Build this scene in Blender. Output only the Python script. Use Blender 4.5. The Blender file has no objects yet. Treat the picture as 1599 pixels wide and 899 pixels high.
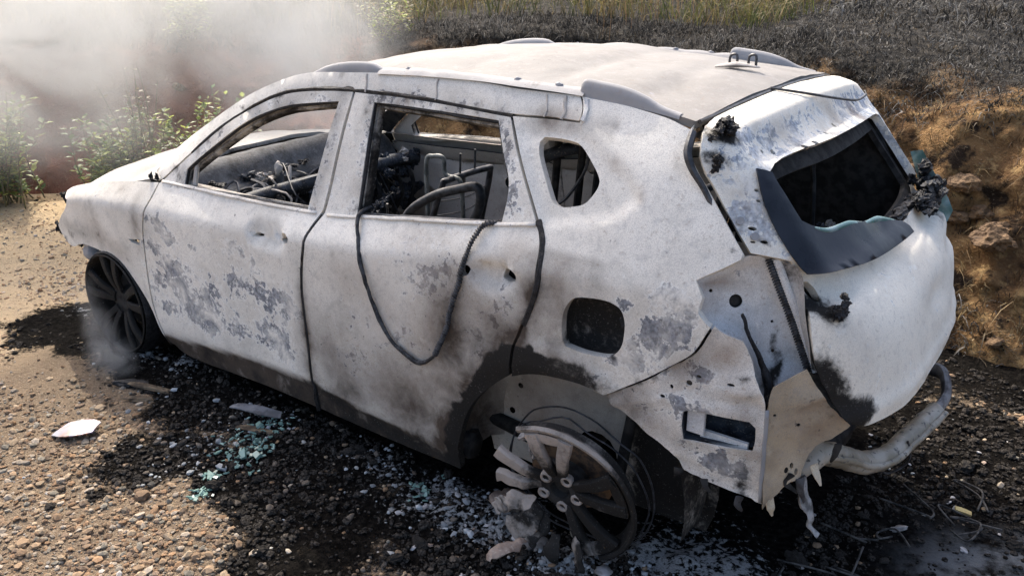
import bpy, math, random
import numpy as np
from mathutils import Vector, Matrix, noise as mnoise
from mathutils.geometry import delaunay_2d_cdt

scene = bpy.context.scene
col = scene.collection
# ---------------- camera ----------------
cam_d = bpy.data.cameras.new('camera'); cam = bpy.data.objects.new('camera', cam_d); col.objects.link(cam)
cam_d.sensor_width = 36.0; cam_d.lens = 29.66; cam_d.clip_start = .05; cam_d.clip_end = 2000
def look(yaw, pitch, roll):
    f = Vector((math.sin(yaw)*math.cos(pitch), math.cos(yaw)*math.cos(pitch), math.sin(pitch)))
    r = f.cross(Vector((0, 0, 1))).normalized(); u = r.cross(f)
    c, s = math.cos(roll), math.sin(roll)
    r2 = c*r + s*u; u2 = -s*r + c*u
    return Matrix((r2, u2, -f)).transposed().to_euler()
cam.location = (1.3903, -2.9468, 1.9564)
cam.rotation_euler = look(math.radians(-36.672), math.radians(-21.286), math.radians(-.539))
scene.camera = cam
# ---------------- sky, sun, exposure ----------------
SUN_EL, SUN_AZ = 47.0, -57.0        # degrees; azimuth from +Y towards +X
world = bpy.data.worlds.new('World'); scene.world = world; world.use_nodes = True
wn = world.node_tree; bg = wn.nodes['Background']
sky = wn.nodes.new('ShaderNodeTexSky'); sky.sky_type = 'NISHITA'; sky.sun_disc = False
sky.sun_elevation = math.radians(SUN_EL); sky.sun_rotation = math.radians(SUN_AZ)
sky.dust_density = 6.0; sky.air_density = .9; sky.ozone_density = .65
wn.links.new(sky.outputs[0], bg.inputs[0]); bg.inputs[1].default_value = .15
sun_d = bpy.data.lights.new('sun', 'SUN'); sun = bpy.data.objects.new('sun', sun_d); col.objects.link(sun)
sun_d.energy = 2.0; sun_d.angle = math.radians(.6); sun_d.color = (1.0, .93, .82)
_s = Vector((math.sin(math.radians(SUN_AZ))*math.cos(math.radians(SUN_EL)), math.cos(math.radians(SUN_AZ))*math.cos(math.radians(SUN_EL)), math.sin(math.radians(SUN_EL))))
sun.rotation_euler = _s.to_track_quat('Z', 'Y').to_euler()
scene.view_settings.view_transform = 'Standard'; scene.view_settings.look = 'None'
scene.view_settings.gamma = 1.0; scene.view_settings.exposure = 1.45; scene.view_settings.use_curve_mapping = False
scene.render.engine = 'CYCLES'
scene.cycles.use_denoising = True
scene.cycles.max_bounces = 6; scene.cycles.volume_bounces = 2
scene.cycles.volume_step_rate = 2.0

# ---- body surfaces: x runs to the rear of the car, y to its right side, z up ----
def pchip(xs, ys):
    xs = np.array(xs, float); ys = np.array(ys, float)
    h = np.diff(xs); d = np.diff(ys) / h
    m = np.zeros(len(xs)); m[0] = d[0]; m[-1] = d[-1]
    for i in range(1, len(xs) - 1):
        if d[i-1] * d[i] > 0:
            w1 = 2*h[i] + h[i-1]; w2 = h[i] + 2*h[i-1]
            m[i] = (w1 + w2) / (w1/d[i-1] + w2/d[i])
    def f(x):
        x = np.clip(np.asarray(x, float), xs[0], xs[-1])
        i = np.clip(np.searchsorted(xs, x, side='right') - 1, 0, len(xs) - 2)
        t = (x - xs[i]) / h[i]
        return ((1+2*t)*(1-t)**2*ys[i] + t*(1-t)**2*h[i]*m[i] + t*t*(3-2*t)*ys[i+1] + t*t*(t-1)*h[i]*m[i+1])
    return f
def sst(a, b, x):
    t = np.clip((np.asarray(x, float) - a) / (b - a), 0, 1)
    return t*t*(3 - 2*t)
ZB = pchip([-3.75,-3.55,-3.4,-3.25,-2.9,-2.5,-2.34,-1.7,-1.14,-.7,-.3,-.08,.3,.7,1.0],
           [.64,.71,.765,.82,.90,.965,.985,1.0,1.02,1.075,1.125,1.16,1.2,1.21,1.21])
ZC = pchip([-3.75,-3.5,-3.25,-2.8,-2.34,-1.7,-1.2,-.85,-.6,-.3,0,.3,.7,1.0],
           [.60,.67,.755,.82,.84,.875,.912,.938,.965,.998,1.018,1.022,1.02,1.02])
ZR = pchip([-3.75,-2.6,-2.42,-2.3,-2.16,-2.0,-1.8,-1.6,-1.4,-1.2,-.9,-.5,0,.3,.45,1.0],
           [.78,1.0,1.035,1.10,1.185,1.28,1.385,1.465,1.515,1.545,1.562,1.565,1.545,1.515,1.48,1.40])
YR = pchip([-3.75,-2.6,-2.36,-1.8,-1.2,-.5,0,.35,.6,1.0],
           [.45,.68,.705,.65,.615,.61,.615,.625,.60,.50])
YB = pchip([-3.75,-3.6,-3.45,-3.3,-3.1,-2.8,-2.36,-1.5,-.2,.2,.5,.8,1.0],
           [.44,.60,.70,.745,.765,.78,.792,.812,.815,.81,.78,.70,.6])
WM = pchip([-3.75,-3.65,-3.5,-3.35,-2.9,-2.4,-1,-.3,.2,.5,.75,1.0],
           [.52,.66,.775,.825,.872,.885,.89,.89,.875,.85,.80,.72])
LOW = pchip([0,.15,.4,.7,.9,1.0],[.965,.985,.997,1.0,1.0,.998])
SHO = pchip([0,.12,.5,1.0],[0,.05,.45,1.0])
GRN = pchip([0,.5,1.0],[0,.40,1.0])
def half_width(x, z):
    x = np.asarray(x, float); z = np.asarray(z, float)
    zb, zc, zr = ZB(x), ZC(x), ZR(x); wm, yb, yr = WM(x), YB(x), YR(x)
    zc = np.minimum(zc, zb - .03); zr = np.maximum(zr, zb + .03)
    lo = wm * LOW((z - .08) / np.maximum(zc - .08, .1))
    sh = wm + (yb - wm) * SHO((z - zc) / (zb - zc))
    t = (z - zb) / (zr - zb)
    gr = yb + (yr - yb) * GRN(t) - np.maximum(t - 1, 0) * (zr - zb) * 1.0
    return np.where(z < zc, lo, np.where(z < zb, sh, gr))
def S_side(x, z):
    x = np.asarray(x, float); z = np.asarray(z, float)
    return np.stack([x, -half_width(x, z), z], -1)
ROOFX = pchip([-1.75,-1.5,-1.2,-.9,-.5,0,.3,.45,.6],[1.40,1.475,1.535,1.562,1.568,1.55,1.52,1.495,1.46])
def S_roof(x, y):
    x = np.asarray(x, float); y = np.asarray(y, float)
    return np.stack([x, y, ROOFX(x) + .045*(1 - (np.abs(y)/.6)**2.4)], -1)
HOODX = pchip([-3.75,-3.6,-3.5,-3.4,-3.25,-2.9,-2.5,-2.3],[.575,.67,.72,.765,.825,.905,.955,.965])
def S_hood(x, y):
    x = np.asarray(x, float); y = np.asarray(y, float)
    xs = x - .16*(y/.75)**2 * np.clip((-2.5 - x)/1.0, 0, 1)
    return np.stack([x, y, HOODX(np.maximum(xs, -3.75)) + .085*(1 - (np.abs(y)/.75)**2.6)], -1)
TGP = np.array([(.36,1.515),(.42,1.50),(.47,1.475),(.50,1.45),(.55,1.39),(.62,1.30),(.70,1.20),(.79,1.09),(.86,1.0),
                (.905,.90),(.93,.75),(.945,.6),(.945,.45),(.93,.30)])
TGS = np.concatenate([[0], np.cumsum(np.hypot(*np.diff(TGP, axis=0).T))])
TGX = pchip(TGS, TGP[:, 0]); TGZ = pchip(TGS, TGP[:, 1])
def S_tail(y, s):
    y = np.asarray(y, float); s = np.asarray(s, float)
    b = .02 + .03*sst(0, .3, s)
    a = np.abs(y)
    x = TGX(s) + b*(1 - (y/.6)**2) - 6*np.maximum(a - .6, 0)**2
    z = TGZ(s) + .03*(1 - (y/.6)**2)*(1 - sst(.1, .35, s))
    return np.stack([x, y + 0*s, z], -1)
def S_plane(o, u, v):
    o = np.array(o, float); u = np.array(u, float); v = np.array(v, float)
    return lambda a, b: o + np.asarray(a, float)[..., None]*u + np.asarray(b, float)[..., None]*v
D = {'BLOBS': [(0, -2.25, 0.82, 0.078, 0.045, 0.8), (0, -2.31, 0.67, 0.081, 0.048, 0.8), (0, -2.15, 0.76, 0.087, 0.052, 0.8),
           (0, -2.15, 0.6, 0.1, 0.061, 0.8), (0, -2.1, 0.5, 0.11, 0.07, 0.8), (0, -2.28, 0.51, 0.07, 0.043, 0.8), (0, -2.05, 0.39, 0.11, 0.071, 0.8),
           (0, -1.9, 0.38, 0.095, 0.063, 0.8), (0, -2.26, 0.38, 0.071, 0.044, 0.8), (0, -1.96, 0.75, 0.052, 0.032, 0.8),
           (0, -1.86, 0.54, 0.152, 0.1, 0.62), (0, -1.65, 0.65, 0.103, 0.069, 0.62), (0, -1.51, 0.76, 0.071, 0.048, 0.62),
           (0, -1.48, 0.61, 0.08, 0.056, 0.62), (0, -1.35, 0.61, 0.085, 0.06, 0.62), (0, -1.44, 0.45, 0.112, 0.08, 0.62),
           (0, -1.29, 0.61, 0.059, 0.042, 0.62), (0, -1.66, 0.4, 0.107, 0.074, 0.62), (0, -1.66, 0.79, 0.065, 0.042, 0.62),
           (0, -1.39, 0.39, 0.089, 0.065, 0.62), (0, -2.4, 0.56, 0.06, 0.036, 0.5), (0, -2.38, 0.45, 0.061, 0.037, 0.5),
           (0, -2.84, 0.86, 0.053, 0.02, 0.5), (0, 0.28, 1.0, 0.029, 0.029, 0.75), (0, 0.41, 1.04, 0.041, 0.039, 0.75),
           (0, 0.4, 0.89, 0.066, 0.07, 0.75), (0, 0.47, 0.94, 0.041, 0.044, 0.75), (0, 0.32, 0.82, 0.045, 0.047, 0.75),
           (0, 0.44, 1.0, 0.034, 0.036, 0.75), (0, 0.36, 0.94, 0.036, 0.036, 0.75), (0, 0.24, 0.78, 0.043, 0.044, 0.5),
           (0, 0.17, 0.73, 0.045, 0.045, 0.5), (0, 0.29, 0.9, 0.033, 0.033, 0.5), (0, 0.54, 0.66, 0.037, 0.043, 0.5),
           (0, 0.6, 0.53, 0.055, 0.066, 0.5), (0, 0.53, 0.81, 0.037, 0.041, 0.5), (0, 0.46, 0.69, 0.049, 0.054, 0.5),
           (0, 0.66, 0.52, 0.044, 0.055, 0.5), (0, 0.53, 0.53, 0.038, 0.045, 0.5), (0, -0.27, 1.33, 0.036, 0.027, 0.42),
           (0, -0.23, 1.26, 0.031, 0.023, 0.42), (0, -0.17, 1.19, 0.036, 0.027, 0.42), (0, -0.59, 1.49, 0.058, 0.041, 0.42),
           (0, -0.47, 1.47, 0.044, 0.032, 0.42), (0, -0.75, 1.49, 0.049, 0.034, 0.42), (0, -1.11, 1.3, 0.05, 0.032, 0.42),
           (0, -1.13, 1.13, 0.051, 0.033, 0.42), (0, -1.05, 1.36, 0.035, 0.022, 0.42), (0, -0.41, 1.46, 0.038, 0.027, 0.42),
           (0, -0.94, 0.47, 0.149, 0.117, 0.36), (0, -0.75, 0.64, 0.169, 0.135, 0.36), (0, -0.42, 0.94, 0.171, 0.127, 0.36),
           (0, -0.57, 0.93, 0.152, 0.109, 0.36), (0, -0.14, 0.86, 0.102, 0.091, 0.36), (0, -0.25, 0.72, 0.109, 0.097, 0.36),
           (2, -0.45, 0.84, 0.112, 0.093, 0.5), (2, -0.43, 0.72, 0.119, 0.1, 0.5), (2, -0.29, 0.88, 0.11, 0.093, 0.5),
           (2, -0.36, 0.95, 0.095, 0.077, 0.5), (2, -0.55, 0.69, 0.094, 0.078, 0.5), (2, -0.15, 1.06, 0.063, 0.045, 0.5),
           (2, -0.17, 0.79, 0.104, 0.094, 0.5), (2, -0.56, 0.47, 0.192, 0.164, 0.5), (2, -0.71, 0.34, 0.14, 0.118, 0.5),
           (2, -0.43, 0.54, 0.122, 0.106, 0.5), (2, -0.77, 0.76, 0.168, 0.131, 0.35), (2, -0.94, 0.83, 0.142, 0.106, 0.35),
           (2, -0.77, 0.44, 0.208, 0.172, 0.35), (2, -1.06, 0.44, 0.156, 0.121, 0.35), (2, 0.03, 0.93, 0.093, 0.086, 0.35),
           (2, 0.0, 1.05, 0.068, 0.052, 0.35), (2, 0.05, 0.98, 0.069, 0.065, 0.35), (2, -0.6, 1.0, 0.118, 0.073, 0.35),
           (2, 0.03, 0.75, 0.072, 0.068, 0.35), (2, -2.84, 0.65, 0.115, 0.06, 0.5), (2, -2.66, 0.61, 0.093, 0.051, 0.5),
           (2, -3.1, 0.86, 0.165, 0.107, 0.5), (2, -2.62, 0.92, 0.062, 0.022, 0.5), (2, -2.42, 0.74, 0.06, 0.034, 0.5),
           (2, -0.15, 1.49, 0.048, 0.037, 0.5), (2, -0.08, 1.49, 0.037, 0.029, 0.5), (2, -0.11, 1.45, 0.038, 0.029, 0.5),
           (2, -0.04, 1.46, 0.028, 0.021, 0.5), (2, 0.13, 1.37, 0.03, 0.024, 0.5), (2, 0.22, 1.3, 0.021, 0.02, 0.5),
           (2, 0.47, 0.82, 0.034, 0.037, 0.5), (2, 0.56, 0.88, 0.036, 0.04, 0.5), (2, 0.29, 0.64, 0.039, 0.041, 0.5),
           (2, 0.36, 0.59, 0.038, 0.041, 0.5), (2, 0.59, 0.89, 0.035, 0.04, 0.5), (2, 0.64, 0.71, 0.052, 0.062, 0.5),
           (1, -0.42, 0.27, 0.045, 0.041, 0.45), (1, -0.43, 0.18, 0.053, 0.05, 0.45), (1, -0.33, 0.44, 0.036, 0.032, 0.45),
           (1, -0.04, 0.7, 0.045, 0.042, 0.62), (1, 0.03, 0.7, 0.044, 0.042, 0.62), (1, 0.12, 0.7, 0.037, 0.037, 0.62),
           (1, 0.18, 0.69, 0.027, 0.027, 0.62), (1, -0.61, 0.12, 0.08, 0.075, 0.62), (1, -0.74, 0.13, 0.077, 0.07, 0.62),
           (1, -0.89, 0.14, 0.073, 0.064, 0.62), (1, -1.04, 0.15, 0.076, 0.064, 0.62), (1, -1.19, 0.16, 0.089, 0.072, 0.62),
           (1, -1.41, 0.15, 0.078, 0.061, 0.62), (1, -1.63, 0.16, 0.073, 0.055, 0.62), (1, -1.88, 0.14, 0.069, 0.05, 0.62),
           (1, -2.1, 0.12, 0.075, 0.053, 0.62), (1, -1.25, 0.26, 0.053, 0.041, 0.4), (1, -1.23, 0.39, 0.034, 0.025, 0.4),
           (1, -1.23, 0.51, 0.029, 0.021, 0.4), (1, -0.66, 0.18, 0.087, 0.077, 0.4), (1, -0.95, 0.2, 0.08, 0.066, 0.4),
           (1, -1.17, 0.27, 0.068, 0.053, 0.4), (1, -0.07, 0.86, 0.025, 0.023, 0.4), (1, -0.05, 0.93, 0.02, 0.02, 0.4),
           (1, -3.16, 0.58, 0.066, 0.028, 0.5), (1, -2.99, 0.63, 0.048, 0.023, 0.5), (1, -2.85, 0.64, 0.044, 0.023, 0.5),
           (1, -2.71, 0.61, 0.041, 0.022, 0.5), (1, -2.58, 0.58, 0.039, 0.022, 0.5), (1, -3.26, 0.52, 0.074, 0.03, 0.5),
           (1, -2.29, 1.0, 0.043, 0.02, 0.5), (1, -2.27, 0.94, 0.031, 0.02, 0.5), (1, 0.07, 0.85, 0.028, 0.027, 0.55),
           (1, 0.1, 0.76, 0.028, 0.027, 0.55), (1, 0.24, 0.79, 0.022, 0.022, 0.55), (1, 0.33, 0.74, 0.025, 0.026, 0.55),
           (1, 0.24, 0.69, 0.031, 0.031, 0.55), (1, 0.39, 0.78, 0.02, 0.021, 0.55), (1, 0.55, 1.19, 0.02, 0.02, 0.55),
           (1, 0.69, 0.76, 0.02, 0.024, 0.55), (1, 0.65, 0.82, 0.02, 0.02, 0.55), (1, 0.66, 0.47, 0.025, 0.031, 0.55),
           (1, -0.3, 1.39, 0.026, 0.02, 0.5), (1, -0.2, 1.22, 0.026, 0.02, 0.5), (1, -0.47, 1.48, 0.033, 0.024, 0.5),
           (1, -0.59, 1.49, 0.029, 0.02, 0.5), (1, -0.93, 1.07, 0.028, 0.02, 0.5), (1, -1.15, 1.03, 0.03, 0.02, 0.5),
           (1, -1.1, 1.42, 0.028, 0.02, 0.5), (1, -0.98, 1.45, 0.02, 0.02, 0.5), (1, -0.07, 1.17, 0.02, 0.02, 0.5), (1, 0.36, 1.42, 0.02, 0.02, 0.5),
           (1, -0.91, 1.48, 0.026, 0.02, 0.5), (1, -2.21, 0.99, 0.035, 0.02, 0.5), (1, -2.15, 1.04, 0.032, 0.02, 0.5),
           (1, -2.22, 1.04, 0.034, 0.02, 0.5), (1, -2.15, 1.0, 0.026, 0.02, 0.5), (1, -2.08, 1.14, 0.056, 0.024, 0.55),
           (1, -1.91, 1.25, 0.054, 0.024, 0.55), (1, -1.74, 1.34, 0.05, 0.024, 0.55), (1, -1.54, 1.42, 0.043, 0.024, 0.55),
           (1, -2.2, 1.08, 0.048, 0.02, 0.55)],
 'GBLOBS': [('char', -1.85, -1.09, 0.15, 0.9), ('char', -2.02, -0.82, 0.16, 0.9), ('char', -1.67, -1.3, 0.14, 0.9), ('char', -1.83, -1.41, 0.1, 0.9),
            ('char', -1.23, -1.33, 0.12, 0.9), ('char', -3.3, -1.08, 0.16, 0.9), ('char', -3.3, -0.86, 0.17, 0.9), ('char', -2.8, -0.88, 0.18, 0.9),
            ('char', -2.42, -0.89, 0.15, 0.9), ('char', -2.07, -0.94, 0.19, 0.9), ('char', -1.73, -0.93, 0.21, 0.9), ('char', -1.3, -0.9, 0.23, 0.9),
            ('char', -0.94, -0.9, 0.24, 0.9), ('char', -0.61, -0.94, 0.25, 0.9), ('char', -1.25, -1.12, 0.16, 0.9), ('char', -0.63, -1.2, 0.26, 0.9),
            ('char', -0.67, -1.41, 0.23, 0.9), ('char', -0.26, -1.12, 0.27, 0.9), ('char', -0.96, -1.35, 0.15, 0.9),
            ('char', -1.02, -1.24, 0.15, 0.9), ('char', -1.67, -1.42, 0.16, 0.9), ('char', -1.78, -1.56, 0.13, 0.9),
            ('char', -1.56, -1.28, 0.14, 0.9), ('char', -1.37, -1.32, 0.11, 0.9), ('char', -1.62, -1.67, 0.06, 0.9),
            ('char', -1.68, -1.82, 0.05, 0.9), ('char', -0.21, -0.81, 0.36, 0.9), ('char', 0.18, -0.52, 0.48, 0.9), ('char', 0.64, -0.42, 0.45, 0.9),
            ('char', 0.96, 0.04, 0.48, 0.9), ('char', 1.07, 0.67, 0.54, 0.9), ('char', 1.27, 0.27, 0.36, 0.9), ('char', -0.8, -1.59, 0.1, 0.9),
            ('char', -2.02, -1.14, 0.12, 0.9), ('char', 0.58, 1.03, 0.47, 0.9), ('tan', -1.3, -1.59, 0.15, 1.0), ('tan', -1.26, -1.8, 0.19, 1.0),
            ('tan', -1.06, -1.65, 0.1, 1.0), ('tan', -2.62, -1.41, 0.19, 1.0), ('tan', -2.19, -1.26, 0.12, 1.0), ('tan', -1.9, -1.81, 0.16, 1.0),
            ('tan', -1.24, -1.5, 0.07, 1.0), ('tan', -2.37, -1.39, 0.12, 1.0), ('tan', -0.88, -1.69, 0.09, 1.0), ('tan', -1.45, -1.98, 0.18, 1.0),
            ('tan', -2.35, -1.14, 0.08, 1.0), ('ash', -0.28, -0.88, 0.12, 0.8), ('ash', 0.05, -0.89, 0.1, 0.8), ('ash', 0.27, -0.69, 0.14, 0.8),
            ('ash', -0.44, -0.92, 0.1, 0.8), ('ash', -0.24, -0.77, 0.15, 0.8), ('ash', -0.41, -0.79, 0.1, 0.8), ('ash', 0.39, -0.51, 0.19, 0.8),
            ('ash', 0.36, -0.71, 0.16, 0.8), ('ash', -0.52, -0.82, 0.1, 0.8), ('ash', 0.12, -0.88, 0.13, 0.8), ('ash', -3.52, -0.67, 0.12, 0.8),
            ('ash', -2.61, -0.84, 0.1, 0.8), ('ash', -2.34, -0.79, 0.1, 0.8), ('ash', -0.65, -0.86, 0.09, 0.8), ('ash', 0.59, -0.59, 0.13, 0.8),
            ('ash', -1.58, -1.17, 0.17, 0.5), ('ash', -1.56, -0.88, 0.12, 0.5), ('ash', -0.86, -0.84, 0.16, 0.5), ('ash', -0.63, -1.0, 0.12, 0.5),
            ('pale', 1.24, -0.07, 0.16, 0.8), ('pale', 1.36, 0.06, 0.13, 0.8), ('pale', 1.19, -0.2, 0.11, 0.8), ('glass', -1.46, -1.02, 0.1, 1.0),
            ('glass', -1.47, -1.15, 0.1, 1.0), ('glass', -1.46, -0.92, 0.07, 1.0), ('glass', -1.35, -1.16, 0.08, 1.0),
            ('glass', -1.35, -1.33, 0.03, 1.0), ('glass', -0.6, -0.88, 0.06, 1.0), ('glass', -1.38, -1.06, 0.07, 1.0),
            ('glass', -1.29, -1.43, 0.04, 1.0)],
 'GP': {'alu': [-0.11, -0.86],
        'bark': [-2.43, -1.09],
        'brick': [-0.12, -0.99],
        'foil': [-2.13, -1.48],
        'muf': [0.73, -0.2],
        'pipe_end': [0.68, -0.16],
        'shard': [-1.27, -1.43],
        'stick': [-1.6, -1.02],
        'wood': [1.17, 0.26]},
 'cable': [(-0.908, 1.061), (-0.882, 1.004), (-0.83, 0.891), (-0.78, 0.74), (-0.699, 0.631), (-0.621, 0.583), (-0.557, 0.578), (-0.491, 0.62),
           (-0.43, 0.74), (-0.383, 0.873), (-0.326, 1.036), (-0.311, 1.1), (-0.284, 1.126)],
 'cladding': [(-2.26, 0.196), (-1.943, 0.235), (-1.596, 0.268), (-1.22, 0.27), (-0.941, 0.236), (-0.659, 0.213), (-0.464, 0.191)],
 'ditch': [(-2.423, 1.034), (-2.188, 1.185), (-2.002, 1.288), (-1.813, 1.383), (-1.689, 1.443), (-1.554, 1.489), (-1.435, 1.524), (-1.322, 1.542),
           (-1.036, 1.558), (-0.751, 1.569), (-0.449, 1.562), (-0.314, 1.551), (-0.19, 1.55), (-0.064, 1.548), (0.016, 1.541), (0.11, 1.534),
           (0.202, 1.521), (0.269, 1.509), (0.332, 1.488)],
 'fender': [(-2.296, 0.984), (-2.312, 0.89), (-2.357, 0.777), (-2.382, 0.619), (-2.402, 0.428), (-2.382, 0.257), (-2.311, 0.148), (-2.383, 0.213),
            (-2.413, 0.328), (-2.481, 0.417), (-2.573, 0.501), (-2.726, 0.548), (-2.895, 0.559), (-3.044, 0.554), (-3.16, 0.499), (-3.26, 0.518),
            (-3.326, 0.559), (-3.347, 0.595), (-3.29, 0.655), (-3.178, 0.725), (-3.134, 0.779), (-3.266, 0.796)],
 'fender_slot': [(-2.512, 0.683), (-2.403, 0.7), (-2.412, 0.669), (-2.488, 0.668)],
 'front_door': [(-2.311, 0.148), (-2.382, 0.257), (-2.402, 0.428), (-2.382, 0.619), (-2.357, 0.777), (-2.312, 0.89), (-2.296, 0.984), (-2.28, 0.995),
                (-2.086, 1.141), (-1.886, 1.283), (-1.676, 1.383), (-1.534, 1.439), (-1.39, 1.47), (-1.158, 1.49), (-1.076, 1.489), (-1.082, 1.287),
                (-1.114, 1.047), (-1.134, 1.019), (-1.16, 0.969), (-1.169, 0.92), (-1.2, 0.801), (-1.215, 0.701), (-1.212, 0.587), (-1.207, 0.472),
                (-1.218, 0.28), (-1.217, 0.137), (-1.638, 0.135), (-2.198, 0.097)],
 'front_window': [(-2.085, 0.986), (-2.089, 1.069), (-2.05, 1.099), (-1.902, 1.199), (-1.702, 1.317), (-1.558, 1.374), (-1.414, 1.412),
                  (-1.147, 1.444), (-1.16, 1.285), (-1.218, 1.028), (-1.549, 1.013), (-1.823, 0.999)],
 'fuel_hole': [(0.099, 0.979), (0.197, 0.99), (0.239, 0.98), (0.257, 0.967), (0.269, 0.932), (0.268, 0.896), (0.264, 0.859), (0.25, 0.827),
               (0.218, 0.797), (0.127, 0.791), (0.063, 0.801), (0.049, 0.827), (0.048, 0.887), (0.054, 0.921), (0.072, 0.956)],
 'glass': [(-0.638, 0.234), (-0.596, 0.257), (-0.601, 0.29), (-0.598, 0.327), (-0.599, 0.374), (-0.595, 0.418), (-0.553, 0.448), (-0.493, 0.472),
           (-0.367, 0.483), (-0.278, 0.506), (-0.173, 0.518), (-0.088, 0.546), (-0.017, 0.576), (-0.007, 0.626), (-0.224, 0.623), (-0.4, 0.617),
           (-0.566, 0.596), (-0.67, 0.581), (-0.674, 0.534), (-0.675, 0.479), (-0.674, 0.409), (-0.667, 0.333)],
 'h1': [(-1.457, 0.9), (-1.463, 0.885), (-1.485, 0.876), (-1.504, 0.874), (-1.52, 0.88), (-1.51, 0.898), (-1.504, 0.907), (-1.485, 0.911),
        (-1.47, 0.91)],
 'h2': [(-1.264, 0.916), (-1.271, 0.895), (-1.301, 0.883), (-1.327, 0.88), (-1.348, 0.889), (-1.337, 0.913), (-1.33, 0.926), (-1.305, 0.932),
        (-1.284, 0.93)],
 'h3': [(-0.326, 0.979), (-0.329, 0.963), (-0.343, 0.955), (-0.356, 0.954), (-0.367, 0.962), (-0.362, 0.98), (-0.355, 0.992), (-0.34, 0.996),
        (-0.332, 0.993)],
 'h4': [(-0.137, 0.996), (-0.141, 0.974), (-0.165, 0.962), (-0.187, 0.959), (-0.206, 0.97), (-0.198, 0.996), (-0.186, 1.012), (-0.164, 1.019),
        (-0.147, 1.015)],
 'low_hole': [(0.468, 0.682), (0.487, 0.692), (0.571, 0.695), (0.662, 0.697), (0.681, 0.68), (0.684, 0.636), (0.679, 0.604), (0.579, 0.596),
              (0.474, 0.586), (0.465, 0.632)],
 'low_quarter': [(0.211, 0.667), (0.329, 0.741), (0.438, 0.829), (0.494, 0.876), (0.515, 0.926), (0.533, 0.97), (0.571, 0.948), (0.62, 0.937),
                 (0.644, 0.898), (0.674, 0.819), (0.703, 0.763), (0.713, 0.621), (0.72, 0.423), (0.647, 0.435), (0.51, 0.459), (0.473, 0.468),
                 (0.45, 0.514), (0.381, 0.554), (0.303, 0.607), (0.24, 0.634)],
 'pk1': [(-1.418, 0.901), (-1.556, 0.893), (-1.27, 0.907)],
 'pk2': [(-0.233, 0.985), (-0.351, 0.99), (-0.122, 0.982)],
 'pocket': [(-0.012, 0.096), (0.074, 0.13), (0.127, 0.155), (0.162, 0.166), (0.202, 0.155), (0.225, 0.068), (0.248, -0.03), (0.269, -0.12),
            (0.284, -0.191), (0.235, -0.214), (0.175, -0.24), (0.145, -0.293), (0.124, -0.23), (0.109, -0.145), (0.092, -0.102), (0.044, -0.077),
            (0.011, -0.044), (-0.007, -0.022), (-0.017, -0.0), (-0.004, 0.046)],
 'pocket_hole': [(0.121, 0.025), (0.117, 0.014), (0.108, 0.007), (0.097, 0.004), (0.088, 0.007), (0.081, 0.015), (0.08, 0.026), (0.084, 0.037),
                 (0.092, 0.044), (0.103, 0.047), (0.113, 0.044), (0.119, 0.036)],
 'quarter': [(-0.3, 1.468), (-0.148, 1.475), (-0.036, 1.472), (-0.034, 1.511), (-0.061, 1.546), (0.016, 1.541), (0.11, 1.534), (0.202, 1.521),
             (0.269, 1.509), (0.332, 1.488), (0.341, 1.501), (0.34, 1.464), (0.361, 1.424), (0.394, 1.385), (0.435, 1.347), (0.502, 1.273),
             (0.56, 1.21), (0.582, 1.184), (0.579, 1.167), (0.542, 1.141), (0.506, 1.119), (0.472, 1.098), (0.5, 1.056), (0.493, 1.009),
             (0.516, 0.982), (0.533, 0.974), (0.512, 0.93), (0.491, 0.88), (0.438, 0.834), (0.329, 0.745), (0.211, 0.669), (0.13, 0.687),
             (0.034, 0.683), (-0.066, 0.664), (-0.15, 0.63), (-0.142, 0.683), (-0.13, 0.758), (-0.099, 0.836), (-0.066, 0.918), (-0.043, 1.013),
             (-0.053, 1.1), (-0.07, 1.139), (-0.095, 1.172), (-0.151, 1.252), (-0.245, 1.387)],
 'quarter_recess': [(-0.273, 1.443), (-0.165, 1.457), (-0.044, 1.462), (-0.012, 1.454), (0.086, 1.406), (0.183, 1.355), (0.239, 1.311),
                    (0.245, 1.279), (0.2, 1.235), (0.149, 1.21), (-0.012, 1.173), (-0.077, 1.162), (-0.144, 1.253)],
 'quarter_window': [(-0.155, 1.422), (-0.1, 1.424), (-0.048, 1.421), (-0.012, 1.416), (0.04, 1.376), (0.089, 1.329), (0.092, 1.303), (0.076, 1.272),
                    (0.055, 1.246), (0.015, 1.234), (-0.029, 1.225), (-0.065, 1.236), (-0.084, 1.262), (-0.125, 1.322), (-0.163, 1.379),
                    (-0.168, 1.405)],
 'rear_door': [(-1.217, 0.137), (-1.218, 0.28), (-1.207, 0.472), (-1.212, 0.587), (-1.215, 0.701), (-1.2, 0.801), (-1.169, 0.92), (-1.16, 0.969),
               (-1.134, 1.019), (-1.114, 1.047), (-1.082, 1.287), (-1.076, 1.489), (-0.913, 1.492), (-0.8, 1.492), (-0.591, 1.485), (-0.442, 1.477),
               (-0.301, 1.47), (-0.245, 1.387), (-0.151, 1.252), (-0.095, 1.172), (-0.07, 1.139), (-0.053, 1.1), (-0.043, 1.013), (-0.066, 0.918),
               (-0.099, 0.836), (-0.13, 0.758), (-0.142, 0.683), (-0.15, 0.63), (-0.214, 0.579), (-0.29, 0.506), (-0.347, 0.422), (-0.382, 0.32),
               (-0.403, 0.217), (-0.415, 0.134), (-0.817, 0.128), (-1.188, 0.137)],
 'rear_low': [(0.004, 0.338), (0.02, 0.391), (0.073, 0.418), (0.115, 0.441), (0.141, 0.387), (0.206, 0.303), (0.256, 0.259), (0.223, 0.22),
              (0.168, 0.192), (0.138, 0.149), (0.12, 0.095), (0.075, 0.079), (0.009, -0.002), (0.006, 0.197)],
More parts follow.
